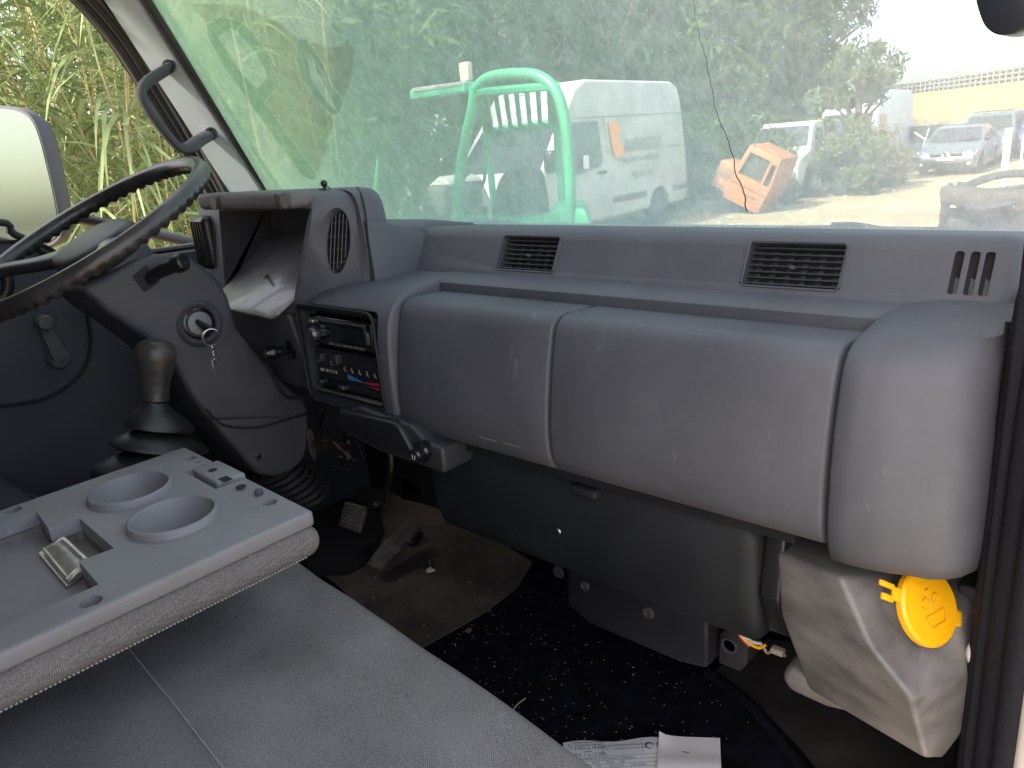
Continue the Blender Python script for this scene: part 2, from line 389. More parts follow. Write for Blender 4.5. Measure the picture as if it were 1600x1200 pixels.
part(bm, "frame_seal", mat("seal_brownblack", (.035, .032, .03), .55, bump=.3), t)

# grab handle screwed to the pillar
t = empty("grab_handle", P(262, 105, x=-1.78), "grey plastic grab handle screwed to the white windscreen pillar", "grab handle")
hp = smoothpath([P(268, 104, x=-1.77), P(245, 118, x=-1.745), P(228, 130, x=-1.73), P(221, 146, x=-1.725), P(235, 176, x=-1.725), P(262, 212, x=-1.725), P(280, 230, x=-1.73), P(296, 230, x=-1.735), P(312, 219, x=-1.75), P(331, 208, x=-1.77)], 6)
bm = NB(); tube(bm, hp, [.0165]*len(hp), 12, sq=.62); part(bm, "grip", plastic("handle_grey", (.05, .052, .062), .15, .65, .1), t)
for (px, py) in ((264, 104), (330, 209)):
    c = P(px, py, x=-1.757)
    bm = NB(); lathe(bm, [(.0145, 0), (.0145, .003), (.011, .0035), (.011, .001), (.005, .001), (.005, .004), (0, .0045)], c, V(.75, -.65, .1), 18); part(bm, "screw", BLACK, t)

# ================================================================== WINDSCREEN
t = empty("windscreen", (-.95, 1.1, 1.06), "dusty greenish windscreen, with faint large letters and a long crack on the glass", "windscreen")
def wsy(z, x):            # glass depth for a height and a place across
    return 1.09-(z-1.06)*.47-.035*((x+.95)/.9)**2
bm = NB(); rows = []
NX, NZ = 48, 20
for j in range(NZ+1):
    z = 1.045+.80*j/NZ
    rows.append([bm.verts.new(V(-1.765+1.80*i/NX+0.0, wsy(z, -1.765+1.80*i/NX), z)) for i in range(NX+1)])
for a, b in zip(rows, rows[1:]):
    for i in range(NX): bm.faces.new((a[i], a[i+1], b[i+1], b[i]))
gm = bpy.data.materials.new("dusty_glass"); gm.use_nodes = True; n = gm.node_tree.nodes; l = gm.node_tree.links
n.clear(); out = n.new("ShaderNodeOutputMaterial")
tr = n.new("ShaderNodeBsdfTransparent"); tr.inputs[0].default_value = (.82, .91, .85, 1)
df = n.new("ShaderNodeBsdfTranslucent"); dd = n.new("ShaderNodeBsdfDiffuse"); gl = n.new("ShaderNodeBsdfGlossy"); gl.inputs["Roughness"].default_value = .03
tc = n.new("ShaderNodeTexCoord")
# colour of the film : green at the left, paler warm grey rightwards to paint the brighter sky veil
sx = n.new("ShaderNodeSeparateXYZ"); l.new(tc.outputs["Generated"], sx.inputs[0])
cr = n.new("ShaderNodeValToRGB"); e = cr.color_ramp.elements; e[0].position = 0; e[0].color = (.42, .70, .42, 1); e[1].position = .9; e[1].color = (.88, .87, .78, 1)
e2 = cr.color_ramp.elements.new(.45); e2.color = (.52, .74, .60, 1); e3 = cr.color_ramp.elements.new(.66); e3.color = (.68, .84, .74, 1)
l.new(sx.outputs[0], cr.inputs[0])
for q in (df, dd): l.new(cr.outputs[0], q.inputs[0])
m1 = n.new("ShaderNodeMixShader"); m1.inputs[0].default_value = .45; l.new(df.outputs[0], m1.inputs[1]); l.new(dd.outputs[0], m1.inputs[2])
# dust density : broad haze + fine streaky specks + bright dots
def noise_n(scale, det, vec, rough=.6):
    q = n.new("ShaderNodeTexNoise"); q.inputs["Scale"].default_value = scale; q.inputs["Detail"].default_value = det; q.inputs["Roughness"].default_value = rough; l.new(vec, q.inputs["Vector"]); return q.outputs["Fac"]
def ramp(fac, p0, p1, v0, v1):
    q = n.new("ShaderNodeMapRange"); q.inputs[1].default_value = p0; q.inputs[2].default_value = p1; q.inputs[3].default_value = v0; q.inputs[4].default_value = v1; l.new(fac, q.inputs[0]); return q.outputs[0]
def add(a, b):
    q = n.new("ShaderNodeMath"); q.operation = 'ADD'; l.new(a, q.inputs[0]); l.new(b, q.inputs[1]); return q.outputs[0]
def mul(a, b):
    q = n.new("ShaderNodeMath"); q.operation = 'MULTIPLY'; l.new(a, q.inputs[0]); l.new(b, q.inputs[1]); return q.outputs[0]
broad = ramp(noise_n(2.2, 5, tc.outputs["Object"]), .3, .7, .45, .56)
mp = n.new("ShaderNodeMapping"); mp.inputs["Rotation"].default_value = (0, .6, 0); mp.inputs["Scale"].default_value = (150, 150, 60); l.new(tc.outputs["Object"], mp.inputs[0])
fine = ramp(noise_n(1, 4, mp.outputs[0], .8), .45, .75, -.03, .12)
mid = ramp(noise_n(34, 6, tc.outputs["Object"], .8), .40, .72, -.05, .13)
base_band = ramp(sx.outputs[2], .0, .30, .11, .0)            # dust settled along the bottom edge of the glass
vo = n.new("ShaderNodeTexVoronoi"); vo.inputs["Scale"].default_value = 85; l.new(tc.outputs["Object"], vo.inputs["Vector"])
dots = ramp(vo.outputs["Distance"], .055, .10, .5, 0)
broad = add(broad, ramp(sx.outputs[0], .0, .8, .15, -.09))
tot = add(add(add(broad, fine), add(mid, base_band)), dots)
m2 = n.new("ShaderNodeMixShader"); l.new(tot, m2.inputs[0]); l.new(tr.outputs[0], m2.inputs[1]); l.new(m1.outputs[0], m2.inputs[2])
lw = n.new("ShaderNodeLayerWeight"); lw.inputs[0].default_value = .35; pw = n.new("ShaderNodeMath"); pw.operation = 'POWER'; l.new(lw.outputs["Facing"], pw.inputs[0]); pw.inputs[1].default_value = 4
fz = n.new("ShaderNodeMath"); fz.operation = 'MULTIPLY_ADD'; l.new(pw.outputs[0], fz.inputs[0]); fz.inputs[1].default_value = .35; fz.inputs[2].default_value = .03
m3 = n.new("ShaderNodeMixShader"); l.new(fz.outputs[0], m3.inputs[0]); l.new(m2.outputs[0], m3.inputs[1]); l.new(gl.outputs[0], m3.inputs[2])
l.new(m3.outputs[0], out.inputs[0])
part(bm, "dusty_glass", gm, t)
# letter shapes on the glass: thin translucent tinted sheets
def film(name, tint, fac):
    m = bpy.data.materials.new(name); m.use_nodes = True; q = m.node_tree.nodes; k = m.node_tree.links; q.clear()
    o = q.new("ShaderNodeOutputMaterial"); a = q.new("ShaderNodeBsdfTransparent"); b = q.new("ShaderNodeBsdfDiffuse"); b.inputs[0].default_value = (*tint, 1); a.inputs[0].default_value = (.90, .94, .90, 1)
    x = q.new("ShaderNodeMixShader"); x.inputs[0].default_value = fac; k.new(a.outputs[0], x.inputs[1]); k.new(b.outputs[0], x.inputs[2]); k.new(x.outputs[0], o.inputs[0]); return m
def onglass(px, py, off=-.004):
    lo, hi = .5, 1.4
    for _ in range(40):
        y = (lo+hi)/2; p = P(px, py, y=y)
        if p.y < wsy(p.z, p.x)+off: lo = y
        else: hi = y
    return P(px, py, y=(lo+hi)/2)
def shape_on_glass(loops, name, m, off=-.004):
    bm = NB()
    for lp in loops:
        vs = [bm.verts.new(onglass(x/4+240, y/4, off)) for x, y in lp]
        if name == "strip":
            pass
        es = [bm.edges.new((vs[i], vs[(i+1) % len(vs)])) for i in range(len(vs))]
    bmesh.ops.triangle_fill(bm, use_beauty=True, edges=bm.edges[:])
    for f in bm.faces:
        if f.normal.y > 0: f.normal_flip()
    return part(bm, name, m, t)
FILM = film("letter_film", (.10, .26, .14), .22)
FILM2 = film("letter_ground", (.46, .40, .22), .20)
# letter P (seen from inside), then the second letter; coordinates read in a four-times view of the photograph's corner
Pouter = [(330, 150), (420, 110), (520, 120), (610, 190), (700, 310), (775, 440), (785, 530), (690, 640), (1020, 1090), (1000, 1130), (920, 1090), (600, 640), (430, 400), (340, 230)]
Pinner = [(400, 235), (480, 175), (530, 200), (640, 330), (700, 440), (710, 490), (645, 555), (560, 470)]
shape_on_glass([Pouter, Pinner], "letter_shape", FILM)
Aouter = [(905, 245), (960, 250), (1060, 400), (1110, 540), (1185, 630), (1160, 700), (1120, 720), (1020, 620), (940, 500), (895, 380)]
Ainner = [(955, 350), (1000, 390), (1075, 545), (1145, 690), (1100, 660), (985, 500)]
shape_on_glass([Aouter, Ainner], "letter_shape", FILM)
shape_on_glass([[(300, 20), (560, 40), (760, 130), (900, 240), (890, 380), (950, 520), (1125, 760), (1025, 1085), (695, 640), (790, 530), (780, 440), (700, 300), (620, 190), (520, 115), (420, 105), (330, 145), (240, 30)], ], "letter_ground", FILM2, -.003)
shape_on_glass([[(975, 255), (1080, 300), (1170, 290), (1215, 240), (1255, 330), (1240, 460), (1190, 615), (1120, 540), (1070, 400)]], "letter_ground", FILM2, -.003)
# crack with dirt in it
cr_ = [(1078, -20), (1090, 40), (1103, 95), (1112, 140), (1122, 185), (1137, 215), (1146, 248), (1150, 272), (1161, 300), (1166, 330)]
bm = NB(); cp = []
for i, (x, y) in enumerate(cr_):
    cp.append(onglass(x, y, -.003))
cp = smoothpath(cp, 5); cp = [p+V(noise.noise(p*90)*.003, 0, noise.noise(p*70+V(3, 3, 3))*.002) for p in cp]
tube(bm, cp, [.0003+.0008*(i/len(cp))**2 for i in range(len(cp))], 5); part(bm, "crack", mat("crack_dirt", (.06, .055, .045), .8), t)
bm = NB()
for x, y, ln, an in ((1172, 188, 12, .4), (1183, 181, 14, -.2), (1176, 183, 8, .9), (1188, 184, 8, .7), (1155, 195, 5, 1.2)):
    a = onglass(x-ln/2*math.cos(an), y+ln/2*math.sin(an)); b = onglass(x+ln/2*math.cos(an), y-ln/2*math.sin(an)); tube(bm, [a, b], .0006, 4)
part(bm, "scratches", mat("chip_white", (.8, .85, .82), .7), t)
bm = NB(); tube(bm, [V(-1.76+1.78*i/30, wsy(1.058, -1.76+1.78*i/30)-.002, 1.028) for i in range(31)], .010, 8); part(bm, "lower_seal", BLKR, t)

# wiper arms lying outside along the bottom of the glass
for (x0, x1, yy, lab) in ((640, 860, 352, "black wiper blade resting low on the glass, in front of the green forklift"), (1150, 1440, 360, "black wiper blade resting low on the glass, below the silver car")):
    a = onglass(x0, yy+4, .03); b = onglass((x0+x1)/2, yy-3, .035); c = onglass(x1, yy+6, .03)
    w = empty("windscreen_wiper", a, lab, "wiper", "windscreen wipers")
    bm = NB(); tube(bm, smoothpath([a, b, c], 8), .005, 6); part(bm, "blade", BLKR, w)
    bm = NB(); tube(bm, smoothpath([b+V(0, .012, .003), (b+c)/2+V(0, .02, .0), c+V(.12, .05, -.05)], 6), .005, 6); part(bm, "arm", BLACK, w)

# ================================================================== DASHBOARD
D = empty("dashboard", (-.65, .85, .76), "long dusty grey dashboard below the windscreen, with padded lids, radio and slatted vents", "dashboard")
# upper panel under the glass
prof = [(.872, .985), (.879, 1.004), (.884, 1.010), (.908, 1.055), (.914, 1.063), (.924, 1.067), (.945, 1.067), (1.10, 1.050), (1.16, 1.02), (1.16, .96), (.95, .95)]
def xloft(prof, xs, dy=lambda x: 0, dz=lambda x: 0, inset=None):
    bm = NB(); cy = sum(p[0] for p in prof)/len(prof); cz = sum(p[1] for p in prof)/len(prof)
    secs = []
    for i, x in enumerate(xs):
        k = inset(x) if inset else 0
        s = []
        for (y, z) in prof:
            d = Vector((cy-y, cz-z)); L = max(d.length, 1e-6); d = d/L*min(k, L*.5)
            s.append(V(x, y+d.x+dy(x), z+d.y+dz(x)))
        secs.append(s)
    loft(bm, secs); return bm
bm = xloft(prof, [-1.72, -1.2, -.8, -.4, -.19, -.165, -.152, -.146, -.142], inset=lambda x: {-.152: .002, -.146: .006, -.142: .014}.get(x, 0))
upper = part(bm, "upper_panel", DASH, D)
nrm = V(0, -.045, .024).normalized()
def bandM(x, z):          # frame on the sloping face of the upper panel
    y = .884+(z-1.010)*.5333
    return V(x, y, z)
vents = [(-.848, -.735), (-.432, -.316)]
bdir = V(0, .024, .045).normalized(); bnor = V(0, -.045, .024).normalized()
for (x0, x1) in vents:
    cb = NB(); c0 = bandM((x0+x1)/2, 1.0335)
    M = Matrix.Translation(c0) @ Matrix((V(1, 0, 0), bdir.cross(V(1, 0, 0)), bdir)).transposed().to_4x4()
    box(cb, (x0-x1)/2, (x1-x0)/2, -.03, .03, -.0272, .0272, .005, 3, M)
    cut(upper, cb, 0)
for px0, px1 in ((1484, 1500), (1509, 1525), (1532, 1549)):
    a = P((px0+px1)/2, 426, y=.892); cb = NB(); M = Matrix.Translation(bandM(a.x, 1.0335)) @ Matrix((V(1, 0, 0), bdir.cross(V(1, 0, 0)), bdir)).transposed().to_4x4()
    box(cb, -.0045, .0045, -.03, .02, -.0235, .0235, .003, 2, M); cut(upper, cb, 0)
bm = NB(); box(bm, -.22, -.155, .914, .919, .995, 1.055); part(bm, "slot_lining", VOID, upper)
for (x0, x1) in vents:
    bm = NB(); c0 = bandM((x0+x1)/2, 1.0335); w = (x1-x0)/2; ax = bdir.cross(V(1, 0, 0))   # ax points into the dash
    M = Matrix.Translation(c0) @ Matrix((V(1, 0, 0), ax, bdir)).transposed().to_4x4()
    sgn = 1 if ax.y > 0 else -1
    # rim, lining, slats, inner vanes
    fr_ = [(-w, -.0272), (w, -.0272), (w, .0272), (-w, .0272)]
    box(bm, -w, w, sgn*.026 if sgn > 0 else -.030, sgn*.030 if sgn > 0 else -.026, -.0272, .0272, 0, 1, M, 1)
    for k in range(7):
        z = -.0225+k*.0075
        vs = box(bm, -w+.001, w-.001, -.001, .001, z-.0008, z+.0008, 0, 1)
        bmesh.ops.transform(bm, matrix=M @ Matrix.Translation(V(0, sgn*.006, 0)) , verts=vs)
        vs = box(bm, -w+.001, w-.001, 0, .010, z-.0005, z+.0005, 0, 1); bmesh.ops.transform(bm, matrix=M @ Matrix.Translation(V(0, sgn*.005 if sgn > 0 else -.015, 0)), verts=vs)
    nv = 6
    for k in range(nv):
        x = -w+.010+k*(2*w-.02)/(nv-1)
        box(bm, x-.0035, x+.0035, min(sgn*.016, sgn*.018), max(sgn*.016, sgn*.018), -.021, .021, 0, 1, M, 0)
    box(bm, -.003, .003, min(sgn*.001, sgn*.006), max(sgn*.001, sgn*.006), -.004, .0, .0, 1, M, 0)
    part(bm, "air_vent", [plastic("vent_grey", (.05, .055, .065), .2, .45, .1), VOID], upper)
    bm = NB(); lp = []
    w2 = w+.0015
    loop = [(-w2+.004, -.0285), (w2-.004, -.0285), (w2, -.0245), (w2, .0245), (w2-.004, .0285), (-w2+.004, .0285), (-w2, .0245), (-w2, -.0245)]
    tube(bm, [M @ V(x, 0, z) for x, z in loop], .0022, 6, closed=True); part(bm, "vent_rim", DASHM, upper)

# body below : shelf, recess and right end cap in one skin
body_prof = [(.80, .752), (.745, .752), (.730, .758), (.7215, .775), (.718, .795), (.7165, .82), (.718, .86), (.722, .895), (.728, .925), (.7355, .953), (.742, .968), (.752, .979), (.768, .986), (.83, .994), (.875, 1.0), (.885, 1.0), (.905, .975), (.96, .95), (.96, .752)]
# end cap : plan section curve sweeps round the corner
bm = NB(); secs = []
cyc, czc = .90, .88
xs = [(-.258, .010, 0), (-.2565, .004, 0), (-.253, .0, 0), (-.235, 0, 0), (-.215, 0, .002), (-.198, 0, .006), (-.183, 0, .012), (-.166, 0, .015), (-.152, 0, .024), (-.142, 0, .036), (-.135, 0, .053), (-.1305, 0, .080), (-.129, 0, .12)]
for (x, k, dy) in xs:
    s = []
    for (y, z) in body_prof:
        d = Vector((cyc-y, czc-z)); d.normalize()
        yy = y+d.x*k; zz = z+d.y*k
        if y < .8: yy = y+d.x*k+dy*(1 if y < .76 else (.8-y)/.04*.9+.1)
        if zz > .98: zz += min(.008, (x+.258)*.12)
        s.append(V(x-max(0, min(yy, .96)-.80)*.17*(1 if x > -.2 else 0), min(yy, .96), zz))
    secs.append(s)
loft(bm, secs)
bm2 = bm
endcap = part(bm2, "end_cap", DASH, D, 50)
c = P(1536, 785, x=-.150)
bm = NB(); lathe(bm, [(.0045, -.002), (.0045, .0015), (.0025, .0018), (.0, .0005)], c, (1, -.15, 0), 14); part(bm, "screw", STEEL, endcap)
# shelf behind the lids (recess wall and floor)
bm = xloft([(.832, .96), (.834, .9925), (.838, .9955), (.876, 1.002), (.90, 1.0), (.90, .94), (.84, .94)], [-.95, -.6, -.24]); part(bm, "shelf", DASH, D)
# padded lids
lid_prof = [(.832, .9790), (.80, .9808), (.770, .982), (.760, .981), (.7505, .9765), (.744, .969), (.7395, .957), (.7325, .93), (.7265, .90), (.7215, .87), (.7185, .845), (.717, .82), (.7195, .795), (.727, .777), (.742, .768), (.79, .772), (.832, .80)]
def lid(x0, x1):
    ks = [(0, .0045), (.0008, .0025), (.002, .0008), (.004, 0)]
    xs = [x0+a for a, _ in ks]+[x0+(x1-x0)*f for f in (.25, .5, .75)]+[x1-a for a, _ in reversed(ks)]
    kk = [b for _, b in ks]+[0, 0, 0]+[b for _, b in reversed(ks)]
    bm = NB(); cy, cz = .785, .87; secs = []
    for x, k in zip(xs, kk):
        s = []
        for (y, z) in lid_prof:
            d = Vector((cy-y, cz-z)).normalized()*k; s.append(V(x, y+d.x, z+d.y))
        secs.append(s)
    loft(bm, secs); return bm
for (x0, x1) in ((-.926, -.6235), (-.6185, -.2615)):
    part(lid(x0, x1), "storage_lid", DASH, D, 50)
# bottom lip under the lids and latch notch
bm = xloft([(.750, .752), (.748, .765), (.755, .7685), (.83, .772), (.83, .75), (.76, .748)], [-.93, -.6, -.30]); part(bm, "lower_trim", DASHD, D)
bm = NB(); a = P(908, 768, y=.742); box(bm, a.x-.022, a.x+.022, .743, .765, a.z-.010, a.z+.004, .005); part(bm, "latch_notch", VOID, D)

for pts_ in ([(748, 682), (768, 688), (776, 690)], [(786, 692), (812, 699)]):
    bm = NB(); tube(bm, [P(a_, b_, y=.7185) for a_, b_ in pts_], .0005, 4); part(bm, "scratch", mat("scratch_pale", (.22, .22, .225), .8), D)
# centre stack
st_prof = [(.90, .98), (.88, 1.0), (.80, .9945), (.765, .990), (.745, .983), (.730, .970), (.720, .950), (.714, .92), (.711, .88), (.711, .83), (.713, .80), (.719, .785), (.735, .777), (.90, .777)]
bm = NB(); secs = []; cy, cz = .80, .88
for x, k in ((-1.205, .05), (-1.2035, .034), (-1.199, .02), (-1.191, .009), (-1.181, .003), (-1.17, 0), (-1.0, 0), (-.94, 0), (-.934, .0015), (-.9315, .005), (-.9305, .009)):
    secs.append([V(x+(max(0, .86-z)*.12 if x < -1.1 else 0)*0, y+(cy-y)/max(.001, math.hypot(cy-y, cz-z))*k, z+(cz-z)/max(.001, math.hypot(cy-y, cz-z))*k) for y, z in st_prof])
loft(bm, secs); stack = part(bm, "centre_stack", DASH, D, 50)
cb = NB(); box(cb, -1.166, -.957, .60, .755, .800, .963, .014, 4); cut(stack, cb, 0)
bm = NB()                                                     # black inner bezel
r0 = [(-1.166, .800), (-.957, .800), (-.957, .963), (-1.166, .963)]
def rloop(x0, x1, z0, z1, r, y, k=4):
    out = []
    for cx, cz, a0 in ((x1-r, z1-r, 0), (x0+r, z1-r, PI/2), (x0+r, z0+r, PI), (x1-r, z0+r, 1.5*PI)):
        for i in range(k+1): out.append(V(cx+r*math.cos(a0+i*PI/2/k), y, cz+r*math.sin(a0+i*PI/2/k)))
    return out
A = rloop(-1.168, -.955, .798, .965, .015, .7085); B = rloop(-1.160, -.963, .806, .957, .010, .712); C_ = rloop(-1.150, -.968, .812, .950, .006, .734)
def ringstrip(bm, A, B, mi=0):
    va = [bm.verts.new(p) for p in A]; vb = [bm.verts.new(p) for p in B]; n = len(A)
    for i in range(n):
        f = bm.faces.new((va[i], va[(i+1) % n], vb[(i+1) % n], vb[i])); f.material_index = mi
ringstrip(bm, A, B); ringstrip(bm, B, C_, 1)
tube(bm, A, .0022, 6, closed=True)
vb = [bm.verts.new(p) for p in C_]; bm.faces.new(vb).material_index = 1
part(bm, "bezel", [DASHD, VOID], stack)
# radio
bm = NB(); box(bm, -1.142, -.972, .7265, .75, .896, .946, .004, 3); radio = part(bm, "radio", BLACKG, D); radio.location.y = -.011
def rp(u, v): return V(-1.142+u*.170, .7255, .896+v*.050)     # radio face coordinates 0..1
bm = NB(); box(bm, rp(.30, 0).x, rp(.90, 0).x, .7235, .728, rp(0, .22).z, rp(0, .74).z, .0015, 2); part(bm, "display", mat("lcd", (.008, .010, .014), .2), radio)
bm = NB(); lathe(bm, [(.0135, 0), (.013, .010), (.0105, .014), (0, .0145)], rp(.10, .38), (0, -1, 0), 26); part(bm, "volume_knob", mat("knob_chrome", (.10, .11, .13), .18, metal=.7), radio)
bm = NB(); box(bm, rp(.02, 0).x, rp(.90, 0).x, .7225, .729, rp(0, .86).z, rp(0, .93).z, .001, 2); part(bm, "disc_slot", mat("slot_silver", (.28, .28, .29), .25, metal=.8), radio)
bm = NB()
for k in range(6): box(bm, rp(.31+k*.098, 0).x, rp(.31+k*.098+.075, 0).x, .7225, .728, rp(0, .07).z, rp(0, .15).z, .0006, 1)
for k in range(3): box(bm, rp(.20, 0).x, rp(.26, 0).x, .7225, .728, rp(0, .35+k*.14).z, rp(0, .43+k*.14).z, .0006, 1)
box(bm, rp(.93, 0).x, rp(.97, 0).x, .7225, .728, rp(0, .3).z, rp(0, .7).z, .001, 1)
part(bm, "buttons", mat("button_grey", (.07, .075, .08), .3), radio)
bm = NB(); prism(bm, [rp(.84, .93)+V(0, -.004, 0), rp(.965, .96)+V(0, -.004, 0), rp(.94, .68)+V(0, -.004, 0), rp(.925, .86)+V(0, -.004, 0)], (0, .002, 0)); part(bm, "release_catch", mat("slot_silver", 0), radio)
bm = NB(); c = rp(.035, .8); box(bm, c.x-.004, c.x+.010, .722, .728, c.z-.003, c.z+.003, .002, 2); part(bm, "source_button", BRASS, radio)
# heater control
bm = NB(); box(bm, -1.146, -.968, .730, .75, .818, .888, .003, 2); heat = part(bm, "heater_control", BLACK, D); heat.location.y = -.011
def hp_(u, v, y=.7290): return V(-1.146+u*.178, y, .818+v*.070)
bm = NB(); 
for v in (.12, .28): box(bm, hp_(.03, 0).x, hp_(.97, 0).x, .7275, .731, hp_(0, v).z, hp_(0, v+.05).z)
part(bm, "slider_rail", VOID, heat)
bm = NB(); box(bm, -1.150, -.966, .722, .731, .8105, .8145, .0015, 2); part(bm, "trim_strip", mat("strip_satin", (.22, .2, .19), .25, metal=.6), heat)
for (u, v, w, h) in ((.16, .80, .012, .015), (.40, .82, .014, .018)):
    bm = NB(); c = hp_(u, v); box(bm, c.x-w/2, c.x+w/2, .718, .732, c.z-h/2, c.z+h/2, .002, 2); part(bm, "switch", mat("switch_gloss", (.03, .03, .033), .15), heat)
for (u, v) in ((.12, .18), (.47, .14)):
    bm = NB(); c = hp_(u, v); box(bm, c.x-.008, c.x+.008, .714, .730, c.z-.004, c.z+.004, .003, 3); part(bm, "slider_knob", mat("switch_gloss", 0), heat)
def flat(pts, m, name, par):
    bm = NB(); prism(bm, pts, (0, .0006, 0)); part(bm, name, m, par)
flat([hp_(.50, .33, .7286), hp_(.78, .31, .7286), hp_(.50, .47, .7286)], BLUEM, "cold_mark", heat)
flat([hp_(.64, .31, .7286), hp_(.97, .22, .7286), hp_(.97, .40, .7286)], REDM, "hot_mark", heat)
text("A/C  0 1 2 3 4", .0085, hp_(.06, .40, .7284), (1, 0, 0), (0, 0, 1), LEGEND, "fan_scale", heat)
for k in range(5):                                            # little airflow symbols
    c = hp_(.47+k*.115, .58, .7284); bm = NB()
    bmesh.ops.create_circle(bm, cap_ends=True, radius=.0014, segments=8, matrix=Matrix.Translation(c+V(0, 0, .003)) @ Matrix.Rotation(PI/2, 4, 'X'))
    prism(bm, [c+V(-.0035, 0, -.001), c+V(-.0035, 0, 0), c+V(0, 0, .0), c+V(.001, 0, .001), c+V(.001, 0, -.003), c+V(.004, 0, -.003), c+V(.004, 0, -.004), c+V(0, 0, -.004), c+V(0, 0, -.001)], (0, .0005, 0))
    part(bm, "airflow_symbol", LEGEND, heat)
for u in (.06, .27):
    c = hp_(u, .66, .7284); bm = NB(); prism(bm, [c+V(-.003, 0, -.003), c+V(-.003, 0, .003), c+V(.003, 0, .003), c+V(.003, 0, .002), c+V(-.002, 0, .002), c+V(-.002, 0, -.002), c+V(.003, 0, -.002), c+V(.003, 0, -.003)], (0, .0005, 0)); part(bm, "recirculation_symbol", LEGEND, heat)

# instrument binnacle
def xc(z): return -1.176+(min(z, 1.12)-.95)*.42
def plan_at(z):
    c = xc(z)
    return [(-1.585, .86), (-1.60, .80), (-1.565, .745), (-1.50, .728), (-1.42, .722), (-1.25, .716), (c-.006, .714), (c+.002, .717), ((c-1.068)/2, .754), (-1.078, .786), (-1.064, .797), (-1.056, .812), (-1.055, .830), (-1.062, .848), (-1.085, .858)]
bm = NB(); secs = []; cx, cy = -1.33, .86
for z, k in ((.945, 0), (1.0, 0), (1.06, .001), (1.10, .003), (1.120, .006), (1.132, .011), (1.140, .019), (1.144, .030), (1.146, .05)):
    sh = (z-.98)*.10
    secs.append([V(x+(cx-x)/max(.001, math.hypot(cx-x, cy-y))*k*1.4, y+(cy-y)/max(.001, math.hypot(cx-x, cy-y))*k*1.0+(sh if y < .79 else 0), z) for x, y in plan_at(z)])
loft(bm, secs); binn = part(bm, "instrument_binnacle", DASH, D, 45)
cb = NB(); _yz = [(.60, .90), (.60, 1.122), (.845, 1.122), (.845, 1.062), (.69, .945)]
loft(cb, [[V(-1.425, y, z) for y, z in _yz], [V(xc(z)-.008, y, z) for y, z in _yz]]); cut(binn, cb, 0)
# left wall of the recess darker lining + brow
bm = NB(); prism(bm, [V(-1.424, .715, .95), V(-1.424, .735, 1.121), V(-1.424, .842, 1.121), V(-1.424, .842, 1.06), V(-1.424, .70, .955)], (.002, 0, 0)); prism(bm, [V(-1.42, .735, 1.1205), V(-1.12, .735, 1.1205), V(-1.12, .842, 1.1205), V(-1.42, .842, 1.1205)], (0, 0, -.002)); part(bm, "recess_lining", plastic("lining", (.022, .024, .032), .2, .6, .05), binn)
bm = NB(); box(bm, -1.432, -1.118, .700, .748, 1.124, 1.153, .010, 4); brow = part(bm, "hood_brow", BROW, D, 50)
for px in (333, 445):
    c = P(px, 316, y=.699); bm = NB(); lathe(bm, [(.0125, .002), (.011, .0005), (.006, -.0005), (0, -.0008)], V(c.x, .7005, 1.1385), (0, -1, 0), 20); part(bm, "screw_cap", plastic("cap_taupe", (.20, .19, .19), .2, .5, .05), brow)
for px in (343, 432): c = P(px, 318, y=.699); bm = NB(); tube(bm, [(c.x, .6995, 1.127), (c.x, .6995, 1.150)], .0008, 4); part(bm, "brow_seam", VOID, brow)
# clear cover of the instruments, cabin reflection painted as grey with dust stains, and the trip reset stalk
bm = NB(); n1 = V(-1.424, .694, .9485); n2 = V(-1.424, .893, 1.088)
q = [V(-1.42, .680, .943), V(-1.200, .676, .940), V(-1.186, .684, .946), V(-1.158, .76, 1.001), V(-1.132, .838, 1.058), V(-1.42, .840, 1.060)]
prism(bm, q, (0, -.0035, .005), .0015, 2)
LENS = mat("lens_reflection_dust", (.24, .235, .24), .30, var2=(.12, .115, .115), var=1, vscale=11, detail=8, coat=.25)
part(bm, "instrument_cover", LENS, binn)
bm = NB(); a = P(392, 460, x=-1.28); a = V(-1.30, .735, .984)
tube(bm, [V(-1.315, .750, .998), V(-1.280, .725, 1.000)], .0028, 8); part(bm, "reset_stalk", BLACK, binn)
# oval vent on the corner facing the cab
o_ = V(-1.0975, .7605, 1.062); u_ = V(.065, .074, 0).normalized(); w_ = V(0, .10, 1).normalized(); n_ = w_.cross(u_).normalized()
if n_.y > 0: n_ = -n_
M = Matrix.Translation(o_) @ Matrix((u_, -n_, w_)).transposed().to_4x4()
def oval(a, b, y, k=28, sk=.22): return [V(a*math.cos(t)*(1 if True else 0)+sk*b*math.sin(t)*.5, y, b*math.sin(t)) for t in [2*PI*i/k for i in range(k)]]
cb = NB(); loft(cb, [[M @ p for p in oval(.029, .058, -.02)], [M @ p for p in oval(.029, .058, .0)], [M @ (p+V(.004, 0, 0)) for p in oval(.019, .052, .010)], [M @ (p+V(.005, 0, 0)) for p in oval(.016, .047, .035)]]); cut(binn, cb, 0)
bm = NB(); vs = [bm.verts.new(M @ (p+V(.005, 0, 0))) for p in oval(.018, .050, .028)]; setmat([bm.faces.new(vs)], 1)
for k in range(5):
    x = -.008+k*.0062
    h = .046*math.sqrt(max(.1, 1-(x/.024)**2)); box(bm, x-.0007, x+.0007, .006, .022, -h+x*.5, h+x*.5, 0, 1, M @ Matrix.Shear('XZ', 4, (.0, 0)) if False else M @ Matrix(((1, 0, .11, 0), (0, 1, 0, 0), (0, 0, 1, 0), (0, 0, 0, 1))))
for k in range(4): box(bm, -.018, .018, .018, .024, -.034+k*.022, -.032+k*.022, 0, 1, M)
part(bm, "side_vent", [plastic("vent_grey", 0), VOID], binn)
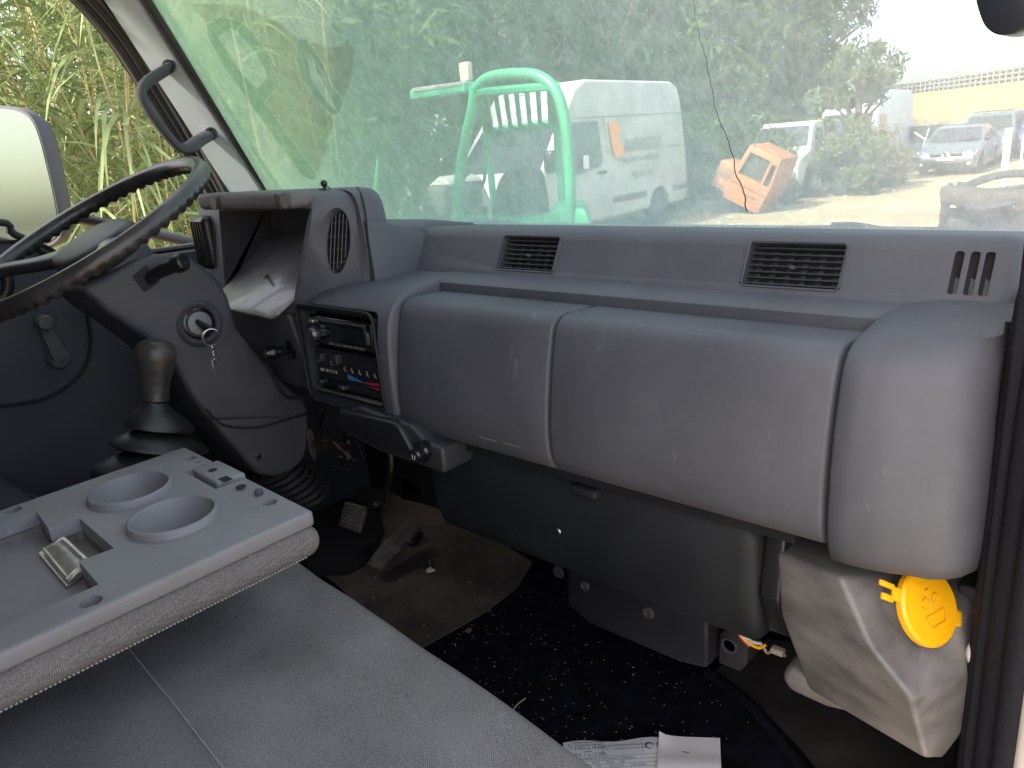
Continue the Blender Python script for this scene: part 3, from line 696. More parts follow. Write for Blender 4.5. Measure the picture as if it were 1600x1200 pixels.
bm = NB(); tube(bm, smoothpath([V(-1.056, .793, .993), V(-1.056, .797, 1.06), V(-1.060, .802, 1.11), V(-1.075, .81, 1.135), V(-1.11, .83, 1.1465)], 6), .0016, 6); part(bm, "panel_seam", VOID, binn)
# left vent of the binnacle
bm = NB(); box(bm, -1.522, -1.470, .722, .75, 1.005, 1.11, .012, 4); 
for k in range(5): box(bm, -1.517+k*.010, -1.515+k*.010, .718, .724, 1.015, 1.10)
part(bm, "side_vent", BLACK, binn)
# raised block between binnacle and upper panel
bm = xloft([(.85, .99), (.855, 1.05), (.862, 1.068), (.88, 1.076), (.95, 1.078), (1.05, 1.06), (1.05, .98)], [-1.30, -1.10, -1.065, -1.055, -1.050, -1.048], inset=lambda x: {-1.055: .003, -1.050: .008, -1.048: .015}.get(x, 0), dy=lambda x: 0)
part(bm, "corner_block", DASH, D)
bm = NB(); loft(bm, [[V(-1.08, y0, .985), V(-1.08, y0, z1), V(x1, y0, z1-.004), V(x1+.004, y0, z1-.012), V(x1+.008, y0, .985)] for (y0, z1, x1) in ((.80, 1.098, -1.062), (.83, 1.090, -1.052), (.87, 1.078, -1.046), (.905, 1.066, -1.042), (.93, 1.052, -1.030))]); part(bm, "corner_cowl", DASH, D, 50)
# tiny tweeter clip on top of the binnacle
t = empty("suction_knob", P(510, 298, y=.80), "tiny black ball-headed clip standing on top of the instrument hood", "clip")
c = P(508, 299, y=.80); bm = NB(); lathe(bm, [(.010, -.001), (.010, .0), (.003, .002), (.003, .006)], V(c.x, .80, 1.146), (0, 0, 1), 14); bmesh.ops.create_uvsphere(bm, u_segments=16, v_segments=10, radius=.0062, matrix=Matrix.Translation(V(c.x, .80, 1.157)))
tube(bm, smoothpath([V(c.x+.004, .80, 1.152), V(c.x+.012, .80, 1.151), V(c.x+.014, .80, 1.147)], 5), .0010, 5); box(bm, c.x-.013, c.x-.002, .796, .804, 1.146, 1.1495, .001)
part(bm, "clip_body", BLACK, t)

# dark panel under the stack left, with the hand throttle knob
bm = NB(); prism(bm, [V(-1.50, .72, .945), V(-1.205, .712, .945), V(-1.195, .722, .86), V(-1.19, .735, .79), V(-1.36, .76, .78), V(-1.5, .76, .80)], (0, .12, 0), .008); lowl = part(bm, "knee_panel", DASHM, D)
c = P(432, 550, y=.700)
bm = NB(); lathe(bm, [(.018, -.03), (.018, -.022), (.008, -.02), (.008, .0), (.0115, .001), (.0125, .012), (.010, .02), (0, .021)], c, (-.25, -1, .05), 18); part(bm, "choke_knob", BLACKG, lowl)
bm = NB(); tube(bm, smoothpath([P(415, 565, y=.72), P(440, 610, y=.725), P(455, 622, y=.725), P(500, 618, y=.74)], 6), .003, 6); part(bm, "trim_seam", VOID, lowl)

# ashtray and lighter below the stack
bm = NB(); q = [P(528, 642, y=.700), P(560, 636, y=.700), P(640, 665, y=.70), P(662, 690, y=.70), P(690, 702, y=.70), P(694, 742, y=.70), P(640, 722, y=.70), P(590, 706, y=.70), P(530, 672, y=.70)]
prism(bm, q, (0, .07, 0), .006); part(bm, "ashtray_housing", plastic("ash_grey", (.028, .029, .034), .2, .4, .15), D)
bm = NB(); q = [P(531, 641, y=.690), P(610, 659, y=.690), P(622, 668, y=.690), P(634, 690, y=.69), P(646, 712, y=.690), P(590, 698, y=.69), P(534, 669, y=.690)]
prism(bm, q, (0, .02, 0), .006, 4); part(bm, "ashtray", plastic("ash_dark", (.016, .016, .018), .2, .35, .1), D)
c = P(660, 706, y=.694)
bm = NB(); lathe(bm, [(.016, -.01), (.016, .003), (.013, .006), (.0115, .006), (.0115, .016), (.009, .019), (0, .019)], c, (.1, -1, -.05), 26); lt = part(bm, "cigarette_lighter", BLACKG, D)
bm = NB(); d0 = c+V(.002, -.0198, -.001); tube(bm, [d0+V(-.003, 0, .003), d0+V(-.003, 0, -.002), d0+V(.0, 0, -.005), d0+V(.003, 0, -.002), d0+V(.003, 0, .003)], .0005, 4); part(bm, "lighter_symbol", LEGEND, lt)

# dark lower panel
lp = [(.790, .752), (.766, .748), (.760, .735), (.757, .71), (.758, .66), (.765, .615), (.774, .590), (.79, .576), (.83, .570), (.86, .60), (.86, .74)]
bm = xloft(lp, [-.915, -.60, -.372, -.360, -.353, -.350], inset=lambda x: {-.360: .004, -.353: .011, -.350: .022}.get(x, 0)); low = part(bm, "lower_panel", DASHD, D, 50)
bm = NB(); q = [V(-.348, .78, .74), V(-.348, .765, .66), V(-.348, .79, .60), V(-.348, .83, .57), V(-.348, .87, .60), V(-.348, .87, .74)]; prism(bm, q, (.025, 0, 0), .004); part(bm, "panel_end", BLACK, low)
for (px, py) in ((872, 830),):
    c = P(px, py, y=.749); bm = NB(); lathe(bm, [(.005, 0), (.004, .002), (0, .0025)], c, (0, -1, 0), 12); part(bm, "screw", STEEL, low)
bm = NB(); tube(bm, [P(690, 800, y=.80), P(830, 850, y=.81), P(900, 880, y=.81)], .0022, 6); part(bm, "edge_lip", DASHM, low)
# box bracket and grommet plate under it
t = empty("relay_box", P(1000, 960, y=.88), "dark box with two round fixing holes hanging below the lower dash panel", "box")
q = [P(886, 876, y=.86), P(1000, 915, y=.86), P(1105, 955, y=.86), P(1105, 1046, y=.86), P(1060, 1035, y=.86), P(920, 975, y=.86), P(886, 945, y=.86)]
bm = NB(); prism(bm, q, (0, .12, 0), .006); b_ = part(bm, "housing", plastic("relay_dark", (.012, .013, .017), .4, .5, .3), t)
for (px, py, r) in ((1013, 957, .010), (914, 915, .009)):
    c = P(px, py, y=.8595); bm = NB(); lathe(bm, [(r, 0), (r*.9, .003), (r*.6, .0035), (r*.5, .001), (0, .001)], c, (0, -1, 0), 20); part(bm, "fixing_hole", mat("hole_grey", (.06, .058, .055), .5), t)
c = P(873, 893, y=.90); bm = NB(); lathe(bm, [(.012, 0), (.010, .004), (.006, .004), (0, .002)], c, (0, -1, 0), 20); part(bm, "fixing_hole", mat("hole_grey", 0), t)
t = empty("grommet_plate", P(1143, 1015, y=.9), "black rounded plate with a round hole, between the dark box and the washer tank", "plate")
q = [P(1124, 990, y=.88), P(1136, 984, y=.88), P(1160, 990, y=.88), P(1168, 1010, y=.88), P(1166, 1040, y=.88), P(1155, 1050, y=.88), P(1122, 1036, y=.88)]
bm = NB(); prism(bm, q, (0, .05, 0), .003); part(bm, "plate", BLKR, t)
c = P(1140, 1008, y=.879); bm = NB(); lathe(bm, [(.013, 0), (.012, .003), (.0095, .003), (.009, -.0), (0, -.0)], c, (0, -1, 0), 22); part(bm, "hole_rim", DASHM, t)
# wires
t = empty("wire_bundle", P(1180, 1003, y=.80), "red, yellow and white wires poking out beside the washer tank", "wires")
for cpts, cm in (([(1155, 990), (1168, 1003), (1185, 1012), (1196, 1008)], YELLOW), ([(1153, 988), (1160, 998), (1172, 1010)], mat("wire_red", (.4, .02, .03), .4)), ([(1160, 992), (1175, 1002), (1190, 1006)], mat("wire_white", (.6, .6, .58), .4)), ([(1192, 1010), (1200, 1020), (1212, 1014), (1228, 1026)], mat("wire_brown", (.25, .16, .1), .5))):
    bm = NB(); tube(bm, smoothpath([P(a, b, y=.83) for a, b in cpts], 6), .0022, 6); part(bm, "wire", cm, t)
bm = NB(); c = P(1218, 1018, y=.825); box(bm, c.x-.010, c.x+.006, .82, .83, c.z-.004, c.z+.004, .001); part(bm, "connector", mat("conn", (.3, .26, .22), .5), t)

# ================================================================== WASHER TANK
T = empty("washer_tank", (-.2, .8, .56), "stained grey plastic washer-fluid tank with big yellow cap, under the dashboard's right end", "tank")
bm = NB()
A_ = P(1212, 868, y=.775); B_ = P(1312, 902, y=.730); Bu = P(1400, 915, y=.80)
pts = dict(
 tl=P(1213, 862, y=.775), tlb=P(1213, 862, y=.9),
 ml=P(1218, 960, y=.765), bl=P(1262, 1078, y=.765), bl2=P(1225, 1070, y=.80),
 r0=P(1312, 900, y=.735), r1=P(1360, 1010, y=.712), r2=P(1425, 1090, y=.700), r3=P(1450, 1190, y=.725),
 s0=P(1400, 905, y=.80), s1=P(1430, 1000, y=.775), s2=P(1500, 975, y=.80), s3=P(1512, 1060, y=.79), s4=P(1500, 1150, y=.79), s5=P(1470, 1188, y=.77))
vv = {k: bm.verts.new(p) for k, p in pts.items()}
def F(*ks): bm.faces.new([vv[k] for k in ks])
back = {k: bm.verts.new(V(pts[k].x*1.0, .93, pts[k].z)) for k in ('tl', 's0', 's2', 's3', 's4', 's5', 'r3', 'bl', 'ml')}
F('tl', 'r0', 'r1', 'ml'); F('ml', 'r1', 'r2', 'bl'); F('bl', 'r2', 'r3')
F('r0', 's0', 's1', 'r1'); F('r1', 's1', 'r2'); F('s0', 's2', 's1'); F('s1', 's2', 's3', 'r2'); F('r2', 's3', 's4'); F('r2', 's4', 's5', 'r3')
def G(a, b): bm.faces.new((vv[a], vv[b], back[b], back[a]))
G('tl', 'ml'); G('ml', 'bl'); G('bl', 'r3'); G('r3', 's5'); G('s5', 's4'); G('s4', 's3'); G('s3', 's2'); G('s2', 's0')
bm.faces.new((vv['tl'], vv['r0'], vv['s0'], back['s0'], back['tl']))
bm.faces.new([back[k] for k in ('tl', 'ml', 'bl', 'r3', 's5', 's4', 's3', 's2', 's0')])
for k in ('bl2', 'tlb'): bm.verts.remove(vv[k])
bmesh.ops.recalc_face_normals(bm, faces=bm.faces[:])
tank = part(bm, "tank_body", TANKM, T)
bv = tank.modifiers.new("v", 'BEVEL'); bv.width = .018; bv.segments = 5; bv.limit_method = 'ANGLE'; bv.angle_limit = math.radians(12); bpy.context.view_layer.update(); modapply(tank); shade(tank, 60)
bm = NB(); q = [P(1230, 1040, y=.80), P(1262, 1060, y=.80), P(1340, 1120, y=.80), P(1290, 1108, y=.80), P(1232, 1082, y=.80), P(1218, 1060, y=.80)]; prism(bm, q, (0, .08, 0), .010, 4); part(bm, "tank_foot", TANKM, T)
cc = P(1453, 948, y=.775); ax = (V(.85, -.27, .45)).normalized()
bm = NB(); lathe(bm, [(.027, -.05), (.027, -.012), (.034, -.01), (.034, -.004)], cc, ax, 28); part(bm, "filler_neck", TANKM, T)
bm = NB(); lathe(bm, [(.0385, -.009), (.0405, -.007), (.0405, -.001), (.038, .002), (0, .003)], cc, ax, 48); cap = part(bm, "filler_cap", YELLOW, T, 30)
u_, w_ = frame_of(ax)
ru = V(-.741, -.667, .079)+V(0, 0, .35); ru = (ru-ax*ru.dot(ax)).normalized(); rw = ax.cross(ru)
bm = NB()
def capbox(u0, u1, w0, w1, h0=-.006, h1=-.002, bev=.0015): box(bm, u0, u1, w0, w1, h0, h1, bev, 2, Matrix.Translation(cc) @ Matrix((ru, rw, ax)).transposed().to_4x4())
capbox(.036, .050, -.007, .007); capbox(.048, .068, -.009, -.003); capbox(.048, .064, .003, .010)
part(bm, "cap_strap", YELLOW, cap)
bm = NB(); 
ru2 = ru; M_ = Matrix.Translation(cc) @ Matrix((ru, rw, ax)).transposed().to_4x4()
vs = box(bm, -.050, -.036, -.009, .009, -.006, .000, .003, 3, M_); part(bm, "pull_tab", YELLOW, cap)
ru = None
cv = V(0, 0, 1); cv = (cv-ax*cv.dot(ax)).normalized(); cu = cv.cross(ax); C0 = cc+ax*.0032
bm = NB()
def cp2(a, b): return C0+cu*a+cv*b
for pth in ([(-.015, -.006), (-.011, -.018), (.011, -.018), (.015, -.006), (-.015, -.006)], [(0, -.006), (0, .012)], [(0, .004), (-.006, .012), (-.012, .010)], [(0, .004), (.006, .012), (.012, .010)], [(-.014, .004), (-.012, .000)], [(.014, .004), (.012, .0)], [(-.003, .018), (.003, .018)]):
    tube(bm, [cp2(*a) for a in pth], .0008, 5)
part(bm, "washer_symbol", mat("cap_amber", (.62, .27, .002), .5), cap)

# ================================================================== STEERING WHEEL
WC = V(-1.395, .482, 1.109); tl = .468; yaw = -.049
uW = V(math.cos(yaw), math.sin(yaw), 0); v0 = V(-math.sin(yaw), math.cos(yaw), 0); vW = v0*math.cos(tl)+V(0, 0, 1)*math.sin(tl); nW = uW.cross(vW)
t = empty("steering_wheel", WC, "big worn black steering wheel with finger grips, in front of the instrument hood", "steering wheel")
R_ = .215
bm = NB(); path = []; N_ = 528
rings = []
for i in range(N_):
    a = 2*PI*i/N_; rad = uW*math.cos(a)+vW*math.sin(a); c = WC+rad*R_
    ring = []
    for k in range(14):
        b = 2*PI*k/14; r = .0148
        g = .0046*(.5+.5*math.cos(a*66))*max(0, math.cos(b-1.5*PI))        # finger grips on the under, inner side
        ring.append(bm.verts.new(c+(rad*math.cos(b)*.95+nW*math.sin(b)*1.05)*(r-g)))
    rings.append(ring)
for i in range(N_):
    a, b = rings[i], rings[(i+1) % N_]
    for k in range(14): bm.faces.new((a[k], a[(k+1) % 14], b[(k+1) % 14], b[k]))
RIM = mat("rim_worn", (.016, .015, .017), .36, var2=(.052, .050, .050), var=1, vscale=13, detail=10, bump=.25, bscale=250, coat=.3)
part(bm, "rim", RIM, t)
def wp(x, y, h=0): return WC+uW*x+vW*y+nW*h
HUB = mat("hub_black", (.022, .022, .024), .35, bump=.2, bscale=400, var=.5, vscale=9, coat=.2)
bm = NB()
for sgn in (1, -1):
    secs = []
    for f, w, h, d in ((0.03, .055, -.022, .016), (.08, .050, -.020, .014), (.13, .040, -.014, .012), (.175, .036, -.006, .012), (.205, .050, -.001, .011)):
        ang_ = -2.55 if sgn < 0 else -.05
        dx, dy = math.cos(ang_), math.sin(ang_); px_, py_ = -dy, dx
        x, y = f*dx, f*dy
        s = []
        for k in range(14):
            b = 2*PI*k/14; s.append(wp(x+px_*w*.5*math.cos(b), y+py_*w*.5*math.cos(b), h+d*.9*math.sin(b)))
        secs.append(s)
    loft(bm, secs)
part(bm, "spoke", HUB, t, 60)
bm = NB(); secs = []
for s_, h in ((.55, -.055), (.9, -.045), (1.0, -.032), (1.0, -.018), (.93, -.010), (.75, -.006), (.4, -.003), (.02, -.002)):
    secs.append([wp(.084*s_*math.copysign(abs(math.cos(b))**.7, math.cos(b)), .068*s_*math.copysign(abs(math.sin(b))**.7, math.sin(b)), h) for b in [2*PI*k/36 for k in range(36)]])
loft(bm, secs); part(bm, "horn_pad", mat("horn_worn", (.020, .019, .019), .45, var2=(.06, .056, .05), var=1, vscale=7), t, 50)
bm = NB(); lathe(bm, [(.045, -.09), (.05, -.05), (.055, -.03)], WC, nW, 28); part(bm, "boss", BLACK, t)

# ================================================================== STEERING COLUMN
t = empty("steering_column", (-1.38, .62, .6), "dark grey steering column shroud with ignition lock, running down from the wheel", "steering column")
XR = -1.315
o1 = [(128, 452), (165, 432), (215, 405), (262, 398), (300, 402), (338, 430), (358, 462), (364, 482), (372, 512), (398, 545), (430, 585), (482, 630), (482, 655), (330, 660), (300, 620), (268, 562), (215, 520), (165, 486)]
bm = NB(); q = [P(a, b, x=XR) for a, b in o1]; prism(bm, q, (-.17, 0, 0), .020, 5); part(bm, "upper_shroud", DASHM, t, 50)
o2 = [(330, 655), (482, 640), (484, 668), (482, 700), (474, 722), (455, 738), (430, 747), (403, 742), (385, 722), (360, 694), (338, 668)]
bm = NB(); q = [P(a, b, x=XR-.004) for a, b in o2]; prism(bm, q, (-.16, 0, 0), .016, 5); lw = part(bm, "lower_shroud", DASHM, t, 50)
bm = NB(); tube(bm, smoothpath([P(322, 640, x=XR+.001), P(350, 664, x=XR+.001), P(400, 668, x=XR+.001), P(450, 655, x=XR+.001), P(482, 645, x=XR+.001)], 6), .002, 6); part(bm, "shroud_seam", VOID, t)
c = P(405, 713, x=XR-.004); bm = NB(); lathe(bm, [(.008, 0), (.007, .002), (.004, .002), (.003, -.001), (0, -.001)], c, (1, 0, 0), 16); part(bm, "screw", STEEL, lw)
bm = NB()
for k in range(7): lathe(bm, [(.052-.002*k, 0), (.058-.002*k, .006), (.052-.002*k, .012)], V(-1.40, .735+.012*k, .60-.016*k), V(0, .35, -1), 28, capa=False, capb=False)
part(bm, "rubber_gaiter", BLKR, t)
# collar under the wheel, stalk opening, stalk
bm = NB(); lathe(bm, [(.06, -.11), (.068, -.07), (.066, -.052), (.052, -.045)], WC, nW, 32); part(bm, "collar", DASHM, t)
bm = NB(); q = [P(207, 432, x=XR+.0015), P(228, 414, x=XR+.0015), P(250, 440, x=XR+.0015), P(226, 457, x=XR+.0015)]; prism(bm, q, (-.004, 0, 0), .001); part(bm, "stalk_opening", VOID, t)
bm = NB(); a = V(-1.34, *list(P(225, 440, x=-1.34))[1:]); b = P(250, 424, x=-1.28); c = P(283, 410, x=-1.245)
tube(bm, [a, b, c], [.011, .0125, .0135], 14, sq=.8); st = part(bm, "wiper_stalk", BLACK, t)
bm = NB(); lathe(bm, [(.014, -.012), (.0155, -.008), (.0155, .004), (.013, .007), (.006, .0075), (0, .005)], c, (c-b), 22); part(bm, "stalk_tip", BLACK, st)
# second, left-hand stalk seen under the wheel
bm = NB(); tube(bm, [P(150, 425, x=-1.40), P(178, 402, x=-1.38), P(196, 390, x=-1.36)], [.010, .012, .012], 12); part(bm, "indicator_stalk", mat("stalk_blue", (.05, .06, .075), .3), t)
ic = P(310, 505, x=XR+.000)
bm = NB(); lathe(bm, [(.042, -.002), (.040, .006), (.034, .010), (.031, .008), (.028, .004)], ic, (1, -.15, .12), 36, capb=False); lk = part(bm, "ignition_ring", DASHM, t, 50)
bm = NB(); lathe(bm, [(.028, .002), (.027, .007), (.0245, .008), (.0235, .004), (.0, .004)], ic, (1, -.15, .12), 32); part(bm, "lock_bezel", BLACKG, lk)
bm = NB(); lathe(bm, [(.0215, .003), (.020, .0085), (.015, .009), (0, .009)], ic, (1, -.15, .12), 32); part(bm, "lock_face", mat("lock_grey", (.10, .115, .12), .35, metal=.4), lk)
# key with its ring
k0 = ic+V(.010, 0, 0)
t = empty("key_bunch", k0, "black key in the ignition with a wire ring and small chain hanging from it", "keys")
kd = P(330, 518, x=XR+.035)
bm = NB(); tube(bm, [k0+V(-.004, -.006, .006), (k0+kd)/2, kd], [.0045, .0065, .0075], 10, sq=.5); part(bm, "key", BLACK, t)
rc = P(330, 527, x=XR+.036); rr = .0148
bm = NB(); e1 = V(.25, .93, .1).normalized(); e2 = V(0, -.1, 1).normalized()
tube(bm, [rc+(e1*math.cos(a)+e2*math.sin(a))*rr for a in [2*PI*i/32 for i in range(32)]], .0009, 6, closed=True)
tube(bm, [rc+V(.0015, 0, 0)+(e1*math.cos(a)+e2*math.sin(a))*rr*.97 for a in [2*PI*i/32 for i in range(32)]], .0007, 6, closed=True)
part(bm, "key_ring", STEEL, t)
bm = NB(); y = 0
for i, (px, py, r) in enumerate([(333, 541, .0042), (331, 548, .0036), (335, 553, .0040), (333, 560, .003)]):
    c = P(px, py, x=XR+.038); f1, f2 = ((V(0, 1, 0), V(0, 0, 1)) if i % 2 else (V(.9, .4, 0), V(0, 0, 1)))
    tube(bm, [c+(f1*math.cos(a)*.7+f2*math.sin(a))*r for a in [2*PI*j/16 for j in range(16)]], .0008, 5, closed=True)
tube(bm, [P(334, 562, x=XR+.038), P(338, 572, x=XR+.038)], .0016, 6); tube(bm, smoothpath([P(331, 562, x=XR+.038), P(333, 573, x=XR+.038), P(336, 581, x=XR+.038)], 4), .0008, 5)
part(bm, "chain", STEEL, t)

# ================================================================== GEAR LEVER
G0 = P(243, 625, x=-1.25); G1 = P(243, 532, x=-1.25)
t = empty("gear_lever", V(G0.x, G0.y, .66), "gear lever with a worn dark knob above its folded rubber boot, behind the fold-down tray", "gear lever")
up = (G1-G0); L_ = up.length; up.normalize()
bm = NB(); s = L_/.093
lathe(bm, [(.0, -.004), (.0205, 0), (.0200, .010*s), (.0215, .025*s), (.0255, .042*s), (.0300, .060*s), (.0318, .072*s), (.030, .082*s), (.024, .090*s), (.013, .0945*s), (0, .0955*s)], G0, up, 32); part(bm, "knob", mat("knob_worn", (.028, .025, .023), .36, bump=.9, bscale=130, var2=(.07, .062, .056), var=1, vscale=22), t, 60)
def blob(cx_l, cx_r, cy, ht, x=-1.25, dep=.05):
    pass
bm = NB(); secs = []
# boot : alternating skirts; each row = (left px, right px, y px)
rows = [(225, 262, 628), (222, 264, 634), (214, 275, 641), (197, 300, 660), (196, 301, 667), (203, 292, 670), (222, 276, 671), (205, 285, 676), (174, 318, 691), (172, 321, 697), (178, 310, 701), (205, 280, 703), (196, 270, 707), (148, 300, 730), (143, 320, 738), (146, 330, 760), (150, 340, 800)]
for (l, r, y) in rows:
    a = P(l, y, x=-1.25); b = P(r, y+ (r-l)*.03, x=-1.25); c = (a+b)/2; hw_ = (b-a).length/2
    e1 = (b-a).normalized(); secs.append([c+e1*hw_*math.cos(q)+V(1, 0, 0)*hw_*.8*math.sin(q) for q in [2*PI*k/32 for k in range(32)]])
loft(bm, secs); part(bm, "rubber_boot", BOOT, t, 60)

# ================================================================== FOLDED SEAT BACK WITH TRAY
t = empty("fold_down_tray", (-.93, .1, .66), "folded-down middle seat back with grey plastic tray, two round cup holders and a fabric underside", "tray")
bm = NB(); q = [V(-1.112, -.22, .783), V(-.752, -.22, .783), V(-.752, .435, .783), V(-1.112, .450, .783)]
prism(bm, q, (0, 0, .020), .0045, 3); tray = part(bm, "tray_panel", TRAYM, t)
TZ = .803
def T(px, py): return P(px, py, z=TZ)
cups = [P(204, 766, z=TZ+.004), P(271, 808, z=TZ+.004)]
cb = NB()
# paper pocket with its stepped end
q = [T(-200, 1010), T(-40, 832), T(62, 795), T(88, 822), T(103, 813), T(157, 869), T(143, 877), T(175, 914), T(130, 935), T(-100, 1100)]
q = [V(-1.064, -.30, 0), V(-1.060, .230, 0), V(-.992, .222, 0), V(-.990, .256, 0), V(-.868, .250, 0), V(-.872, .214, 0), V(-.800, .208, 0), V(-.800, -.30, 0)]
prism(cb, [V(p.x, p.y, .772) for p in q], (0, 0, .06)); cut(tray, cb); pocket = q
cb = NB()
for c in cups: lathe(cb, [(.0450, -.052), (.047, .03)], V(c.x, c.y, TZ), (0, 0, 1), 48)
cut(tray, cb)
cb = NB(); a = T(298, 742); b = T(362, 778)
prism(cb, [V(-1.016, .402, .794), V(-.918, .398, .794), V(-.912, .47, .794), V(-1.012, .47, .794)], (0, 0, .03))
cut(tray, cb)
cb = NB()
for (px, py, r) in ((297, 716, .0085), (308, 722, .004), (421, 785, .0095), (409, 790, .0), (21, 797, .010), (142, 940, .011), (62, 797, 0)):
    if r: c = T(px, py); lathe(cb, [(r, -.010), (r, .02)], c, (0, 0, 1), 20)
cut(tray, cb)
bm = NB()
prism(bm, [V(-1.008, .410, .790), V(-.930, .406, .790), V(-.926, .446, .790), V(-1.006, .449, .790)], (0, 0, .016), .004, 3); lb = part(bm, "latch_block", TRAYM, t)
for (px, py, r) in ((333, 738, .006), (377, 764, .0065)): bm = NB(); c = T(px, py); lathe(bm, [(r, .0033), (r, .0037), (0, .0037)], V(c.x, c.y, .803), (0, 0, 1), 16); part(bm, "latch_slot", VOID, lb)
bm = NB(); c = T(353, 752); box(bm, c.x-.009, c.x+.009, c.y-.006, c.y+.006, .8062, .8067)
part(bm, "latch_slot", VOID, lb)
bm = NB(); c = T(405, 773); lathe(bm, [(.0055, -.002), (.0055, .006), (.004, .0075), (0, .0075)], c, (0, 0, 1), 8); part(bm, "stud", DASHM, t)
for (px, py, r) in ((297, 718, .006), (421, 786, .007), (142, 941, .008), (21, 798, .007)):
    bm = NB(); c = T(px, py); lathe(bm, [(r, -.0095), (r*.8, -.007), (0, -.007)], c, (0, 0, 1), 14); part(bm, "screw", mat("screw_grey", (.35, .33, .32), .4, metal=.5), t)
for c in cups:
    bm = NB()
    lathe(bm, [(.054, -.003), (.0525, .001), (.0515, .0075), (.050, .009), (.0475, .009), (.0462, .007), (.0430, -.046), (.040, -.0495), (0, -.050)], V(c.x, c.y, TZ), (0, 0, 1), 56, capa=False, capb=False); part(bm, "cup_holder", TRAYM, t, 50)
bm = NB(); box(bm, -1.105, -.744, -.24, .440, .746, .785, .0185, 5); pad = part(bm, "fabric_pad", PADF, t, 60)
cb = NB()
for c in cups: lathe(cb, [(.0450, -.052), (.047, .03)], V(c.x, c.y, TZ), (0, 0, 1), 48)
cut(pad, cb)
cb = NB(); prism(cb, [V(p.x, p.y, .770) for p in pocket], (0, 0, .05)); cut(pad, cb)
bm = NB(); prism(bm, [V(p.x, p.y, .7685) for p in pocket], (0, 0, .005)); part(bm, "pocket_floor", TRAYM, t)
bm = NB()
for i in range(150):
    y = -.20+i*.0041; box(bm, -.7485, -.7465, y, y+.0024, .7515, .7528)
part(bm, "stitching", mat("thread", (.30, .28, .27), .8), pad)

# spring clip in the tray pocket
t = empty("paper_clip", (-.90, .20, .784), "shiny metal clipboard clip lying at the front end of the tray pocket", "clip")
def cq(px, py, z): return P(px, py, z=z)
bm = NB(); q = [cq(62, 868, .786), cq(75, 858, .786), cq(102, 915, .786), cq(145, 898, .786), cq(112, 880, .786)]
q = [cq(60, 866, .7755), cq(96, 843, .7755), cq(146, 893, .7755), cq(104, 918, .7755)]
prism(bm, q, (0, 0, .0015), .0005, 1); part(bm, "base_plate", BRASS, t)
bm = NB(); A1 = cq(66, 861, .7795); B1 = cq(107, 911, .7795); A2 = cq(96, 846, .788); B2 = cq(141, 888, .788)
loft(bm, [[A1, B1, B1+V(0, 0, .0012), A1+V(0, 0, .0012)], [(A1*.5+A2*.5)+V(0, 0, .003), (B1*.5+B2*.5)+V(0, 0, .003), (B1*.5+B2*.5)+V(0, 0, .0042), (A1*.5+A2*.5)+V(0, 0, .0042)], [A2, B2, B2+V(0, 0, .0012), A2+V(0, 0, .0012)]]); part(bm, "clamp_plate", BRASS, t)
bm = NB(); tube(bm, [A2+V(0, .002, .001), B2+V(0, .002, .001)], .0042, 12); part(bm, "hinge_barrel", BRASS, t)
bm = NB(); o5 = V(0, 0, .005)
tube(bm, smoothpath([A1+V(.004, 0, .004), A1*.4+A2*.6+o5+V(.006, 0, 0), A2+V(.004, 0, .006)], 5), .0014, 6); tube(bm, smoothpath([B1+V(-.004, 0, .004), B1*.5+B2*.5+o5+V(-.008, 0, 0), B2+V(-.004, 0, .006)], 5), .0014, 6); tube(bm, [A1+V(.001, .001, .004), B1+V(-.001, .001, .004)], .0012, 6)
part(bm, "spring_wire", BRASS, t)

# ================================================================== SEATS
t = empty("passenger_bench", (-.72, .1, .2), "grey woven fabric double bench seat in the foreground, stitched seam across its cushion", "seat")
def cushion(x0, x1, y0, y1, z0, z1, bev, crown=.012, nx=26, ny=24, slope=0):
    bm = NB(); rows = []
    secs = []
    for j in range(ny+1):
        y = y0+(y1-y0)*j/ny; row = []
        for i in range(nx+1):
            x = x0+(x1-x0)*i/nx
            ex = min(1, min(x-x0, x1-x)/bev); ey = min(1, min(y-y0, y1-y)/bev)
            d = 1-math.sqrt(max(0, 1-(1-ex)**2)) if ex < 1 else 0; e = 1-math.sqrt(max(0, 1-(1-ey)**2)) if ey < 1 else 0
            u = (x-x0)/(x1-x0)*2-1; v = (y-y0)/(y1-y0)*2-1
            z = z1-bev*min(1, d+e)*.9+crown*(1-u*u)*(1-v**4)+noise.noise(V(x*9, y*9, 3))*.004+slope*(y-y0)-(.004*math.exp(-((y-.245)/.006)**2) if ny > 80 else 0)
            row.append(bm.verts.new((x, y, z)))
        rows.append(row)
    for a, b in zip(rows, rows[1:]):
        for i in range(nx): bm.faces.new((a[i], a[i+1], b[i+1], b[i]))
    edge = [rows[0][i] for i in range(nx+1)]+[rows[j][nx] for j in range(1, ny+1)]+[rows[ny][i] for i in range(nx-1, -1, -1)]+[rows[j][0] for j in range(ny-1, 0, -1)]
    low = [bm.verts.new((v.co.x, v.co.y, z0)) for v in edge]; n = len(edge)
    for i in range(n): bm.faces.new((edge[i], edge[(i+1) % n], low[(i+1) % n], low[i]))
    bm.faces.new(low); return bm
yaw_s = .085
def yawed(bm, c=V(-.93, .485, 0)):
    bmesh.ops.transform(bm, matrix=Matrix.Translation(c) @ Matrix.Rotation(-yaw_s, 4, 'Z') @ Matrix.Translation(-c), verts=bm.verts[:]); return bm
part(yawed(cushion(-1.14, -.325, -.42, .512, .46, .640, .024, .006, 60, 110)), "cushion", SEATF, t, 70)
bm = NB()
